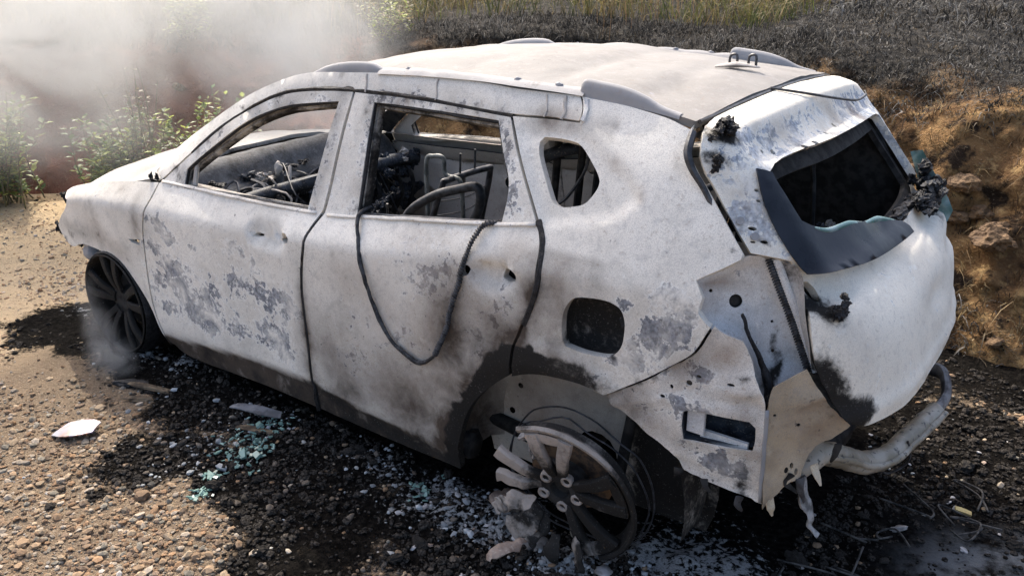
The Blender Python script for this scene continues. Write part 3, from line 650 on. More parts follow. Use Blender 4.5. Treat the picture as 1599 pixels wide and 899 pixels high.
LQH = [(.478, .778, .010, 1), (.425, .752, .006, 1.3), (.505, .805, .009, .6), (.60, .80, .012, .45), (.40, .715, .009, .6)]
for mir in (False, True):
    fl = 'far ' if mir else ''
    hs = [D['front_window']]+([] if mir else [D['h1'], D['h2']])
    fd = panel('front_door', S_side, F_DOOR, [PAINT, INNER], car, holes=hs, gap=.0085, depth=.03, mirror=mir, disp=side_disp, mask=side_mask)
    win_groove('wc', D['front_window'], fd, mir); seal_line(D['front_window'], fd, mir, .0075, .002, .010)
    hs = [D['rear_window']]+([] if mir else [D['h3'], D['h4']])
    rd = panel('rear_door', S_side, R_DOOR, [PAINT, INNER], car, holes=hs, gap=.0085, depth=.03, mirror=mir, disp=side_disp, mask=side_mask)
    win_groove('wc', D['rear_window'], rd, mir); seal_line(D['rear_window'], rd, mir, .0075, .002, .010)
    panel('front_fender', S_side, list(D['fender'])+[(x_, float(ZB(x_))-.003) for x_ in np.linspace(-3.24, -2.46, 9)], [PAINT, DARK], car, holes=[D['fender_slot']], gap=.004, depth=.025, mirror=mir, disp=side_disp, mask=side_mask)
    panel('roof_side_rail', S_side, D['roof_side'], [PAINT, DARK], car, gap=.002, depth=.05, mirror=mir, disp=side_disp, mask=side_mask)
    panel('quarter_panel', S_side, D['quarter'], [PAINT, DARK], car, holes=[D['quarter_window'], D['fuel_hole']], gap=.003, depth=.03, h=.022, mirror=mir, disp=side_disp, mask=side_mask)
    panel('lower_quarter_panel', S_side, D['low_quarter'], [LOWM, DARK], car, holes=[D['low_hole']]+[circ(a_, b_, r_, 9, r_*k_) for a_, b_, r_, k_ in LQH], gap=.001, depth=.006, h=.022, mirror=mir, out=-.010, jag=.003,
          disp=lambda x, z: .008*fbm(np.stack([x, 0*x, z], 1), 12, 3, 8)+.010*sst(.03, .0, np.abs(z-.735-.35*(x-.5)))-.012*sst(.0, .03, (z-.80)-.2*(x-.5))-.010*sst(.025, .0, z-.475+.12*(x-.6))+.012*sst(.685, .705, x)+.009*sst(.030, .018, seg_dist(np.array(D['low_hole']), np.stack([x, z], 1)))-.010*sst(.02, .0, np.abs(seg_dist(np.array(D['low_hole']), np.stack([x, z], 1))-.055))*(z > .62),
          mask=lambda p: np.clip(side_mask(p)+np.stack([.30*fbm(p, 9, 3, 44), .22*fbm(p, 11, 3, 45)+.30*sst(.16, .0, np.hypot((p[:, 0]-.66), (p[:, 2]-.50))), .05+.35*fbm(p, 7, 3, 46), -.08+.5*fbm(p, 5, 3, 47)+.45*sst(.40, .30, p[:, 0])], 1), 0, 1))
    # inner door sheets with pressed holes
    sg = lambda a: a
    for nm, door, zlim, hl in (('front_door', fd, None, [(-2.0, .62, .05), (-1.75, .75, .03), (-1.5, .45, .06), (-1.4, .78, .03), (-1.85, .38, .04), (-1.3, .6, .025)]),
                               ('rear_door', rd, None, [(-.86, .93, .028), (-.60, .62, .06), (-.45, .92, .036), (-.72, .84, .022), (-.57, .86, .022), (-.62, .74, .026), (-.34, 1.0, .034), (-.80, .55, .06), (-.36, .78, .026), (-.80, .76, .02), (-.5, .80, .018)])):
        P = chaikin(D[nm], 1); P = inset(P, .05)
        zt = ZB(P[:, 0])-.005; P[:, 1] = np.minimum(P[:, 1], zt)
        # remove duplicated roofline points
        keep = [i for i in range(len(P)) if np.linalg.norm(P[i]-P[i-1]) > .004]
        P = P[keep]
        Q = [p for p in P if p[1] < ZB(p[0])-.006]; top = [(x, float(ZB(x))-.005) for x in np.linspace(min(q[0] for q in Q)+.01, max(q[0] for q in Q)-.01, 14)]
        i0 = 0
        Q = np.array(Q); c = np.array([Q[:, 0].mean(), Q[:, 1].mean()])
        allp = np.array(list(map(tuple, Q))+top); ang = np.arctan2(allp[:, 1]-c[1], allp[:, 0]-c[0]); allp = allp[np.argsort(ang)]
        H = [circ(x, z, r, 12) for x, z, r in hl if inside(allp, np.array([[x, z]]))[0]]
        def idisp(x, z, hl=hl):
            d = 0*x
            for hx, hz, r in hl:
                rr = np.hypot(x-hx, z-hz); d -= .012*sst(r+.045, r+.02, rr)
            return d+.008*sst(.05, .02, np.abs(z-.88-.05*np.sin(x*5)))+.006*fbm(np.stack([x, 0*x, z], 1), 6, 3, 2)
        panel('inner_panel', S_side, allp, [DARK, INNER], door, imask=True, holes=H, h=.028, gap=0, depth=.008, smooth=0, hsmooth=0, out=-.085, mirror=mir, disp=idisp,
              mask=lambda p: np.stack([.15+.2*fbm(p, 5, 3, 3), .10+.35*fbm(p, 4, 3, 1), .18+.3*fbm(p, 3, 3, 2)], 1))
        # belt ledge that closes the door between skin and inner sheet
        xs = np.linspace(allp[:, 0].min()+.01, allp[:, 0].max()-.01, 30); zb = ZB(xs)
        w = half_width(xs, zb)
        V = np.concatenate([np.stack([xs, -w+.028, zb-.012], 1), np.stack([xs, -w+.088, zb-.006], 1)]); V[:, 1] *= (-1 if mir else 1)
        n = len(xs); mesh_obj('belt_ledge', V, [[i, i+1, n+i+1, n+i] for i in range(n-1)], INNER, door, True, {'M': np.tile([.2, .35, .2], (2*n, 1))})
    # centre pillar behind the doors
    s = 1 if mir else -1
    zz = np.linspace(.15, 1.50, 26); xc = -1.14+.0*zz+.16*sst(1.0, 1.5, zz)*.6; wd = .16-.085*sst(.6, 1.15, zz)
    y = half_width(xc, zz)-.10
    prof = np.array([(-1, 0), (-.7, .045), (.7, .045), (1, 0)])
    V = np.array([[(xc[i]+wd[i]*px/1.0, s*(y[i]-py+.045), zz[i]) for px, py in prof] for i in range(len(zz))]).reshape(-1, 3)
    mesh_obj('centre_pillar', V, grid_faces(len(zz), 4), INNER, car, True, {'M': np.stack([.1+0*V[:, 2], .28+.4*fbm(V, 3, 3, 4), .2+.2*fbm(V, 5, 3, 5)], 1)}, sharp=40)
    tube('pillar_foot', [(-1.25, s*.70, .22), (-.7, s*.74, .2), (-.45, s*.74, .2)], .05, DARK, car, 8, 4)
    # sill beam
    V, Fs = merge(*[tube_geo([(-2.3, s*.77, .20), (-.42, s*.77, .20)], .055, 8)])
    mesh_obj('sill_beam', V, Fs, DARK, car)
    # inner rear side structure: rear wheelhouse shell and D pillar inner
    th = np.linspace(math.radians(-12), math.radians(192), 22); yy = np.linspace(.60, .80, 7)
    V = np.array([[(.01+.47*math.cos(a)*(1-.12*(k == 0)), s*yv, .27+.46*math.sin(a)*(1-.12*(k == 0))) for k, yv in enumerate(yy)] for a in th]).reshape(-1, 3)
    V = V+np.stack([fbm(V, 5, 3, q) for q in (1, 2, 3)], 1)*.012
    wh = mesh_obj('wheelhouse', V, grid_faces(len(th), 7), WHM, car, True, {'M': np.stack([.2+0*V[:, 0], .02+.75*sst(.05, .30, V[:, 0])+.2*fbm(V, 4, 3, 1), .35+.7*fbm(V, 5, 3, 3), np.clip(.15+.6*fbm(V, 4, 3, 13)+.5*sst(-.36, -.44, V[:, 0]), 0, 1)], 1)})
    P = np.array([(.01+.50*math.cos(a), .27+.48*math.sin(a)) for a in np.linspace(math.radians(-22), math.radians(202), 24)])
    S = (lambda s_: (lambda a, b: np.stack([np.asarray(a, float), 0*np.asarray(a, float)+s_*.60, np.asarray(b, float)], -1)))(s)
    v2, f2 = triangulate(P, [circ(.03, .25, .09, 14), circ(-.25, .55, .012, 8), circ(-.21, .56, .008, 8), circ(-.32, .42, .012, 8), circ(-.12, .62, .01, 8), circ(-.36, .3, .014, 8)], .045); V = S(v2[:, 0], v2[:, 1]); V[:, 1] += .02*fbm(V, 6, 3, 2)
    mesh_obj('wheelhouse_inner', V, f2, WHM, wh, True, {'M': np.stack([.15+0*V[:, 0], .02+.8*sst(.05, .25, V[:, 0])+.2*fbm(V, 4, 3, 1), .35+.7*fbm(V, 5, 3, 3), np.clip(.10+.7*fbm(V, 4, 3, 14), 0, 1)], 1)})
    # front wheelhouse
    th = np.linspace(math.radians(-10), math.radians(190), 18); yy = np.linspace(.52, .80, 6)
    V = np.array([[(-2.74+.40*math.cos(a), s*yv, .32+.36*math.sin(a)) for yv in yy] for a in th]).reshape(-1, 3)
    mesh_obj('front_wheelhouse', V, grid_faces(len(th), 6), DARK, car)
# front door window divider and mirror base triangle on the near side only
tube('window_divider', [(*S_side(-2.045, 1.00)[:2]+np.array([0, .03]), 1.0), (*S_side(-2.05, 1.10)[:2]+np.array([0, .03]), 1.12)], .012, INNER, car, 6, 2)

for nm, x0, x1 in (('front', -2.27, -1.16), ('rear', -1.10, -.10)):
    xs = np.linspace(x0, x1, 24); zz = ZB(xs)+.004; P3, N_ = surf_frame(S_side, xs, zz); N_ = N_*np.where(N_[:, 1:2] > 0, -1, 1)
    V, Fs = tube_geo(P3+N_*.001, .0095, 8, squash=.55, up=(0, -.5, 1)); V += np.stack([fbm(V, 12, 2, q) for q in (1, 2, 3)], 1)*.003
    mesh_obj('belt_moulding', V, Fs, PAINT, car, True, {'M': np.stack([.22+.3*fbm(V, 8, 2, 2), .12+.3*fbm(V, 9, 2, 3), .2+0*V[:, 0]], 1)})
    V, Fs = tube_geo(P3+N_*.0005-np.array([0, 0, .013]), .004, 6); mesh_obj('belt_seal', V, Fs, FRAMEB, car)
for key in ('front_door', 'rear_door'):
    q = np.array(D[key]); q = q[(q[:, 1] > 1.10)]; q = q[np.argsort(q[:, 0])]
    top = [p for p in q if p[1] > np.interp(p[0], [-2.4, -2.1, -1.6, -1.2, -.2], [1.0, 1.1, 1.36, 1.44, 1.44])]
    if len(top) > 3: seal_line(top, car, False, .0125, dep=.010, closed=False)

# ---------------- roof, hood ----------------
DT = np.array(D['ditch']); dx = DT[:, 0]; dy = -half_width(dx, DT[:, 1])
XF = -1.34
def ditch_y(x): return np.interp(x, dx, -dy)-.008
xs = np.linspace(XF, .345, 30)
front = [(XF-.13*(1-(y/.6)**2), y) for y in np.linspace(.55, -.55, 12)]
rear_edge = [(.352+.022*(1-(y/.6)**2), y) for y in np.linspace(-.60, .60, 14)]
roof_poly = [(x, -float(ditch_y(x))) for x in xs]+rear_edge+[(x, float(ditch_y(x))) for x in xs[::-1]]+front
def roof_disp(x, y):
    p = np.stack([x, y, 0*x], 1)
    d = .022*fbm(p, 2.2, 3, 11)+.006*fbm(p, 7, 3, 12)
    for k, xx in enumerate((-1.0, -.62, -.25, .1)): d -= .008*np.exp(-((x-xx-.04*np.sin(y*3+k))/.05)**2)*sst(.58, .4, np.abs(y))
    return d*sst(.60, .52, np.abs(y))
def roof_mask(P):
    n = fbm(P, 3, 4, 21)
    return np.stack([np.clip(.10+.3*n, 0, 1), .06+.3*fbm(P, 2.2, 4, 22)*(n > -.1)+.55*np.exp(-(((P[:, 0]-.19)/.09)**2+((P[:, 1]-.02)/.06)**2)), .12+.12*n], 1)
S_roofz = lambda x, y: S_roof(x, y)-np.array([0, 0, .0])
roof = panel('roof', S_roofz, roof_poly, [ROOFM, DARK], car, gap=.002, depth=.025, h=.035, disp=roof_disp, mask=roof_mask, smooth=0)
hx0 = -2.40
hood_poly = [(hx0-.10*(1-(y/.7)**2)*1.0+.02, y) for y in np.linspace(-.70, .70, 14)]+[(x, float(YB(x))-.012) for x in np.linspace(-2.6, -3.5, 10)]+[(-3.66+.20*(abs(y)/.6)**2.2, y) for y in np.linspace(.60, -.60, 12)]+[(x, -float(YB(x))+.012) for x in np.linspace(-3.5, -2.6, 10)]
def hood_disp(x, y):
    p = np.stack([x, y, 0*x], 1)
    d = .02*fbm(p, 2.5, 3, 31)-.012*np.exp(-((np.abs(y)-.42)/.06)**2)
    d -= .03*np.exp(-(((x+2.72)/.05)**2))*sst(-.45, -.62, y)
    return d
hood = panel('hood', S_hood, hood_poly, [HOODM, DARK], car, gap=.003, depth=.02, h=.04, disp=hood_disp,
             mask=lambda P: np.stack([.15+.2*fbm(P, 3, 3, 2), .12+.35*fbm(P, 4, 3, 4)+.3*sst(-3.2, -3.5, P[:, 0]), .25+.3*fbm(P, 3, 3, 6)], 1), smooth=1)
# roof rails: a moulded foot at both ends and the collapsed strip between them
RY = lambda x: float(np.interp(x, dx, -dy))-.022
for s in (-1, 1):
    def fin(prof, wid=.021, n=26):
        P = catmull([(a, 0, b) for a, b in prof], 5); out = []
        for x, _, hgt in P:
            y0 = s*RY(x); z0 = float(S_roof(x, y0)[2])-.012; hgt = max(hgt, .003)
            w = wid*(.7+.3*min(1, hgt/.05))
            for a, b in ((-1.15, 0), (-1.05, .45), (-.75, .85), (-.2, 1), (.35, .97), (.8, .75), (1.05, .35), (1.15, 0)):
                out.append((x, y0-s*w*a, z0+(hgt+.012)*b))
        return np.array(out), grid_faces(len(P), 8).tolist()
    g1 = fin([(-1.46, .0), (-1.38, .020), (-1.28, .038), (-1.15, .044), (-1.03, .036), (-.97, .014), (-.94, .0)])
    V, Fs = g1
    rail = mesh_obj('roof_rail', V, Fs, RAILM, car, True, {'M': np.stack([0*V[:, 0], .06+.3*fbm(V, 6, 2, 1), .05+0*V[:, 0]], 1)}, sharp=60)
    g2 = fin([(-.07, .006), (-.06, .042), (.0, .044), (.09, .040), (.16, .028), (.22, .010), (.29, .003)])
    V, Fs = g2
    mesh_obj('rail_foot', V, Fs, RAILM, rail, True, {'M': np.stack([0*V[:, 0], .08+.3*fbm(V, 6, 2, 2), .05+0*V[:, 0]], 1)}, sharp=60)
    # collapsed strip
    xs2 = np.linspace(-.97, -.05, 60); out = []
    for x in xs2:
        y0 = s*RY(x); z0 = float(S_roof(x, y0)[2]); hh = .012+.012*abs(mnoise.noise((x*7, s, 3)))
        yo = .012*mnoise.noise((x*5, 2+s, 1))
        for a, b in ((-.035, -.006), (-.02, .4*hh), (0, hh), (.02, .5*hh), (.034, -.006)): out.append((x, y0-s*a+yo, z0+b))
    V = np.array(out); mesh_obj('rail_strip', V, grid_faces(60, 5), RAILM, rail, True, {'M': np.stack([.15+.3*fbm(V, 20, 2, 3), .1+.4*fbm(V, 12, 2, 1), .1+0*V[:, 0]], 1)})
    for x in (-.84, -.33, -.16):
        y0 = s*RY(x); z0 = float(S_roof(x, y0)[2])
        lump('rail_stud', (x, y0, z0+.010), (.014, .008, .010), RAILM, rail, int(x*100)+500, ICO2, .9)
    # weld seams across the side rail
    for x, w in ((-1.02, .005), (-.66, .004), (-.18, .004), (-.11, .008), (-.03, .012)):
        zt = float(np.interp(x, dx, DT[:, 1]))-.01; zl = 1.485 if x < -.3 else 1.475
        pts = []
        for z in np.linspace(zl, zt, 8):
            p = S_side(x+.008*math.sin(z*60), z); pts.append((p[0], p[1]*(1 if s < 0 else -1), p[2]))
        tube('weld_seam', pts, w, POCK if x > -.05 else INNER, rail, 6, 2, rough=.004)
# antenna base remains
an = np.array(S_roof(.19, .02))+np.array([0, 0, .012])
tube('antenna_base', [an+np.array((-.07, -.02, .0)), an+np.array((0, 0, .008)), an+np.array((.08, .02, 0))], [.006, .02, .005], INNER, roof, 8, 4, squash=.5, rough=.004)
for ox, oy in ((-.02, .02), (.045, .035)):
    p = an+np.array((ox, oy, 0))
    tube('antenna_bracket', [p+np.array((-.014, 0, 0)), p+np.array((-.012, 0, .035)), p+np.array((.012, 0, .038)), p+np.array((.014, 0, 0))], .005, FRAMEB, roof, 6, 3)

# ---------------- tailgate ----------------
TE = np.array(D['tail_edge'])     # (y, s) down the near edge
te_up, te_lo = TE[:7], TE[7:]
outer = [(y, .012) for y in np.linspace(.60, -.60, 12)]+[tuple(p) for p in TE[:7]]+[tuple(p) for p in TE[7:]]+[(y, 1.085-.01*abs(y)) for y in np.linspace(-.55, .55, 10)]
far = [(-p[0]*1.0, p[1]) for p in TE[::-1]]
far = [(min(max(y, .64), .71), s_) for y, s_ in far]
outer = outer+far
wh_poly = [(-.585, .252), (-.52, .228), (-.36, .226), (-.15, .236), (.17, .236), (.52, .238), (.585, .255), (.60, .33), (.61, .45), (.58, .56), (.48, .585), (0, .59), (-.48, .585), (-.56, .56), (-.60, .45), (-.60, .33)]
def tail_disp(y, s_):
    p = np.stack([y, s_, 0*y], 1)
    d = .012*fbm(p, 2.8, 2, 41)*sst(.55, .75, s_)+.003*fbm(p, 9, 3, 42)-.016*sst(.012, -.012, s_-.665-.03*np.abs(y))*sst(.56, .60, s_)-.018*np.exp(-(((y-.38)/.07)**2+((s_-.92)/.13)**2))-.02*np.exp(-(((y-.05)/.16)**2+((s_-.86)/.05)**2))+.012*np.exp(-((s_-1.03)/.02)**2)
    d -= .026*sst(.10, .15, s_)*sst(.235, .20, s_)*sst(.66, .5, np.abs(y))       # dished spoiler back
    d += .006*np.exp(-((s_-.095)/.012)**2)
    d -= .03*sst(.52, .56, s_)*sst(.72, .66, s_)*sst(.48, .56, np.abs(y))        # lamp seat beside the number-plate bulge
    d += .018*sst(.66, .80, s_)*sst(.62, .35, np.abs(y))                          # bulge of the lower panel
    d -= .020*np.exp(-((s_-.80)/.035)**2)*sst(.2, .45, y)
    return d
TM = D['tail_marks']
def tail_mask(P):
    y, z = P[:, 1], P[:, 2]; n = fbm(P, 7, 3, 51)
    up = sst(1.12, 1.2, z)
    peel = .52*up*sst(1.51, 1.47, z)*(.7+.6*n)+.10
    def bl(ty, tz, ry, rz): return np.exp(-(((y-ty+.03*n)/ry)**2+((z-tz+.03*n)/rz)**2))
    soot = .9*bl(-.645, 1.475, .05, .03)+.8*bl(-.71, 1.41, .03, .03)+.85*bl(-.65, 1.03, .06, .03)+1.2*bl(-.70, .80, .04, .12)+1.0*bl(-.63, .73, .06, .06)+.5*bl(-.3, 1.41, .06, .02)
    soot += .35*bl(-.42, 1.44, .10, .03)+.5*bl(-.7, 1.2, .02, .03)+.5*bl(.55, 1.02, .14, .05)+.25*bl(.3, .72, .12, .1)+.4*bl(-.715, 1.28, .02, .05)
    rust = .5*bl(-.35, 1.45, .07, .03)+.75*bl(.08, 1.44, .05, .035)+.75*bl(.32, 1.43, .05, .035)+.5*bl(-.69, 1.33, .02, .03)+.3*bl(-.6, .95, .08, .08)+.06
    return np.stack([np.clip(peel, 0, 1), np.clip(soot, 0, 1), np.clip(rust, 0, 1)], 1)
TGM = burnt_paint('tailgate_white', ash=(.82, .77, .665), ash2=(.72, .675, .585), grey=(.27, .30, .34), specks=.35)
tholes = [wh_poly]
def th(y, s_, r, r2=None): tholes.append(circ(y, s_, r, 8, r2))
for y, s_ in TM[7:9]: th(y, s_, .013, .010)
for (y, s_, r) in ((.40, .165, .010), (.455, .16, .010), (-.47, .20, .010), (-.52, .185, .007), (-.71, .425, .007), (-.705, .47, .006), (-.722, .47, .004), (-.66, .30, .006), (-.67, .335, .005), (.02, .205, .010), (-.10, .215, .007)): th(y, s_, r)
tholes.append(circ(-.655, .625, .020, 10, .034))
tail = panel('tailgate', S_tail, outer, [TGM, DARK], car, holes=tholes, h=.026, gap=.003, depth=.03, disp=tail_disp, mask=tail_mask, smooth=1, hsmooth=1)
# inner ring of the window opening
panel('window_ring', S_tail, inset(chaikin(wh_poly, 1), -.006), [DARK, DARK], tail, holes=[inset(chaikin(wh_poly, 1), .045)], h=.05, gap=0, depth=.02, smooth=0, hsmooth=0, out=-.045)
glass_disp = lambda y, s_: .006*fbm(np.stack([y, s_, 0*y], 1), 6, 3, 61)+.03*sst(.5, .6, s_)*np.sin(np.clip((y+.6)/.6, 0, 1)*math.pi)*0+.012*sst(.56, .60, s_)
panel('rear_window', S_tail, D['glass'], [GLASSD, GLASSD], tail, gap=0, depth=.006, h=.03, out=.014, disp=glass_disp, smooth=1)
# green folded edge of the sagged glass
ge = [(-.36, .462), (-.30, .452), (-.235, .455), (-.16, .445), (-.08, .45), (0.0, .462), (.05, .49)]
pts = []
for y, s_ in ge:
    P, N_ = surf_frame(S_tail, np.array([y]), np.array([s_])); pts.append(P[0]+(N_[0]*(1 if N_[0][0] > 0 else -1))*.016)
gi = np.array(D['glass']); inner_edge = gi[6:13]
pts = []
for y, s_ in inner_edge:
    P, N_ = surf_frame(S_tail, np.array([y]), np.array([s_])); N0 = N_[0]*(1 if N_[0][0] > 0 else -1); pts.append(P[0]+N0*.016+np.array((0, 0, -.006)))
tube('glass_edge', pts, [.003, .008, .010, .007, .011, .008, .003], GLASSG, tail, 8, 6, squash=.5, up=(1, 0, .4))
# crumpled green glass hanging on the far frame
gp = [(.69, 1.235), (.735, 1.25), (.80, 1.16), (.88, 1.03), (.868, .985), (.795, 1.02), (.75, 1.083), (.715, 1.177)]
v2, f2 = triangulate(chaikin(gp, 1), [], .014)
V = np.column_stack([v2[:, 0], .61+.035*fbm(np.column_stack([v2, 0*v2[:, 0]]), 9, 3, 71)+.03*sst(.8, .7, v2[:, 0]), v2[:, 1]])
V = np.concatenate([V, V+np.array([0, .006, 0])]); n = len(v2)
mesh_obj('rear_window_scrap', V, f2.tolist()+[[a_+n, c_+n, b_+n] for a_, b_, c_ in f2.tolist()], GLASSG, tail, True)
def on_tail(y, s_, o=.0):
    P, N_ = surf_frame(S_tail, np.array([y]), np.array([s_])); N0 = N_[0]*(1 if N_[0][0] > 0 else -1); return P[0]+N0*o
def clump(name, c, s, mat, parent, seed, n=9):
    gs = []
    r = random.Random(seed)
    for k in range(n):
        o = np.array([r.gauss(0, .45), r.gauss(0, .45), r.gauss(0, .45)])*np.array(s); f = r.uniform(.22, .5)
        gs.append(lump_geo(np.array(c)+o, np.array(s)*f, seed*31+k, ICO3, 1.1, 2.6))
    V, Fs = merge(*gs)
    V = V+np.stack([fbm(V, 60, 3, q+seed) for q in (1, 2, 3)], 1)*.014
    return mesh_obj(name, V, Fs, mat, parent, False, {'M': np.zeros((len(V), 3))})
clump('melted_trim', on_tail(-.63, .085, .01), (.035, .055, .03), CHAR, tail, 3, 12)
clump('melted_trim', on_tail(-.70, .20, .006), (.02, .03, .03), CHAR, tail, 4, 7)
clump('melted_trim', on_tail(.40, .60, .004), (.045, .17, .035), CHAR, tail, 5, 40)
clump('melted_trim', on_tail(.57, .585, .012), (.045, .09, .055), CHAR, tail, 6, 30)
clump('melted_trim', on_tail(.70, .40, .0), (.03, .03, .05), CHAR, tail, 7, 12)
clump('scorched_plastic', on_tail(-.645, .70, .004), (.02, .05, .026), CHAR, tail, 8, 12)
# wire over the spoiler, and seam seal along the roof gap
wp = [on_tail(-.14, .0, .006), on_tail(-.05, .09, .010), on_tail(.10, .14, .012), on_tail(.30, .17, .012), on_tail(.50, .165, .012)]
tube('spoiler_wire', wp, .0045, FRAMEB, tail, 6, 8)
tube('gap_seal', [on_tail(y, .004, -.004) for y in np.linspace(-.63, .45, 16)], .0075, FRAMEB, tail, 6, 3)
tube('gap_seal', [on_tail(y+(-.012), s_, -.012) for y, s_ in TE[:7]], [.012, .014, .012, .010, .008, .006, .006], FRAMEB, tail, 6, 4)
for y, s_ in ((-.722, .40), (-.715, .452)): tube('bolt', [on_tail(y, s_, -.002), on_tail(y, s_, .012)], .012, RAILM, tail, 8, 0)

# ---------------- lamp pocket and rear lower corner ----------------
POC = ((.50, -.815, 1.0), (.774, .633, 0), (-.22, 0, .975)); LOWP = ((.712, -.806, .42), (.78, .626, 0), (-.03, 0, 1))
S_poc = S_plane(*POC); S_low = S_plane(*LOWP)
PP = np.array(D['pocket'])
def poc_mask(P):
    n = fbm(P, 8, 4, 81); x, z = P[:, 0], P[:, 2]
    g = lambda a, b, r1, r2: np.exp(-(((x-a+.02*n)/r1)**2+((z-b+.02*n)/r2)**2))
    return np.stack([.12+.3*n, np.clip(.55*g(.655, .90, .012, .06)+.8*g(.675, .81, .016, .06)+.25*g(.72, .88, .03, .08)+.12*n, 0, 1), np.clip(.08+.8*g(.50, 1.07, .06, .025)+.5*g(.49, 1.0, .02, .05)+.4*n+.4*g(.76, .80, .06, .05), 0, 1)], 1)
def edge_fade(poly, d): return lambda u, v: -d*sst(0, .03, seg_dist(np.array(poly), np.stack([u, v], 1)))
def poc_disp(u, v):
    return -.030*sst(0, .035, seg_dist(PP, np.stack([u, v], 1)))+.008*np.exp(-((u-.17)/.02)**2)+.006*fbm(np.stack([u, v, 0*u], 1), 12, 3, 82)
for mir in (False, True):
    pk = panel('lamp_pocket', S_poc, D['pocket'], [POCK, DARK], car, holes=[D['pocket_hole'], circ(.03, .06, .006, 8), circ(.20, -.04, .005, 8), circ(.19, -.13, .006, 8)], gap=-.006, depth=.006, h=.02, jag=.003, disp=poc_disp, mask=poc_mask, smooth=1, mirror=mir)
    panel('rear_corner_panel', S_low, D['rear_low'], [CREAM, DARK], car, gap=-.002, depth=.005, h=.022, smooth=1, mirror=mir, jag=.004,
          holes=[circ(.075, .12, .007, 8, .012), circ(.09, .135, .006, 8, .011), circ(.105, .115, .006, 8, .012), circ(.10, .27, .006, 8), circ(.03, .30, .005, 8)], disp=lambda u, v: .022*fbm(np.stack([u, v, 0*u], 1), 7, 3, 83)+.022*np.exp(-((v-.30-.4*u)/.02)**2)*sst(.05, .12, u)-.02*sst(.10, .16, u)*sst(.30, .2, v)+.008*sst(.018, .006, u),
          mask=lambda P: np.stack([.1+0*P[:, 0], np.clip(.05+.5*np.exp(-((P[:, 2]-.52)/.05)**2)*sst(.78, .84, P[:, 0])+.35*fbm(P, 12, 3, 5), 0, 1), np.clip(.30+.45*fbm(P, 6, 3, 7), 0, 1), np.clip(.10+.5*fbm(P, 5, 3, 17)+.4*sst(.55, .42, P[:, 2]), 0, 1)], 1))
hc = np.array(D['pocket_hole']).mean(0); hb = S_poc(hc[:1], hc[1:])[0]; nq = np.cross(np.array(POC[1]), np.array(POC[2])); nq /= np.linalg.norm(nq); nq *= (1 if nq[0] > 0 else -1)
V, Fs = lump_geo(hb-nq*.085, (.045, .045, .045), 3, ICO3, .1); mesh_obj('hole_shade', V, Fs, DARK, car)  # black lump added behind the pocket hole to stand in for its shade
P_ = S_side(np.linspace(.702, .712, 12), np.linspace(.745, .435, 12)); V, Fs = tube_geo(P_+np.array([.004, .0, 0]), .008, 8, squash=.5, up=(1, -.6, 0)); V += np.stack([fbm(V, 16, 2, q) for q in (1, 2, 3)], 1)*.004
mesh_obj('corner_flange', V, Fs, RAILM, car, True, {'M': np.stack([0*V[:, 0], .1+.4*fbm(V, 9, 2, 1), .1+0*V[:, 0]], 1)})
sp = np.array(D['seal'])
base3 = S_poc(sp[:, 0]-.004, sp[:, 1])
nrm = np.cross(np.array(POC[1]), np.array(POC[2])); nrm = nrm/np.linalg.norm(nrm); nrm = nrm*(1 if nrm[0] > 0 else -1)
te = TE[6:12]; P_, N2 = surf_frame(S_tail, te[:, 0], te[:, 1]); N2 = N2*np.where(N2[:, :1] > 0, 1, -1); edge = catmull(P_-N2*.018, 5)
sl = catmull(base3+np.array(POC[1])*.018, 6); k_ = len(edge); sl = np.stack([np.interp(np.linspace(0, 1, k_), np.linspace(0, 1, len(sl)), sl[:, q]) for q in range(3)], 1)
V = np.concatenate([sl, (sl+edge)/2-nrm*.008, edge]); V = V+np.stack([fbm(V, 14, 3, q) for q in (1, 2, 3)], 1)*.006
mesh_obj('tailgate_cheek', V, [[r_*k_+i, r_*k_+i+1, (r_+1)*k_+i+1, (r_+1)*k_+i] for r_ in range(2) for i in range(k_-1)], POCK, car, True, {'M': np.stack([.15+0*V[:, 0], .15+.4*fbm(V, 9, 3, 3), .3+.3*fbm(V, 7, 3, 4), .1+.2*fbm(V, 5, 2, 8)], 1)})
path = catmull(base3+nrm*.004, 10)
L = np.concatenate([[0], np.cumsum(np.linalg.norm(np.diff(path, axis=0), axis=1))])
fine = np.stack([np.interp(np.linspace(0, L[-1], 260), L, path[:, k]) for k in range(3)], 1)
rad = .0095+.0028*np.sign(np.sin(np.linspace(0, L[-1], 260)/.0085*2*math.pi))
tube('pleated_seal', fine, rad, FRAMEB, car, 8, 0, squash=.6, up=nrm)
lipp = catmull(base3+nrm*.006+np.array(POC[1])*.022, 6); tube('seal_channel', lipp, .012, POCK, car, 8, 0, squash=.5, up=nrm)
pts3 = S_poc(np.array([.10, .112, .135, .150, .150]), np.array([.0, -.06, -.14, -.22, -.28]))+nrm*.012
tube('melted_drip', pts3+nrm*.004, [.004, .006, .008, .014, .020], CHAR, car, 8, 5, rough=.006)
dp = S_poc(np.array([.15]), np.array([-.29]))[0]+nrm*.02
clump('melted_drip', dp+np.array((0, 0, .0)), (.03, .035, .03), CHAR, car, 21, 12)
for o in ((-.02, -.02, -.035), (.035, .02, -.03)): lump('melted_drip', dp+np.array(o), (.013, .013, .02), CHAR, car, 77, ICO2, .3)
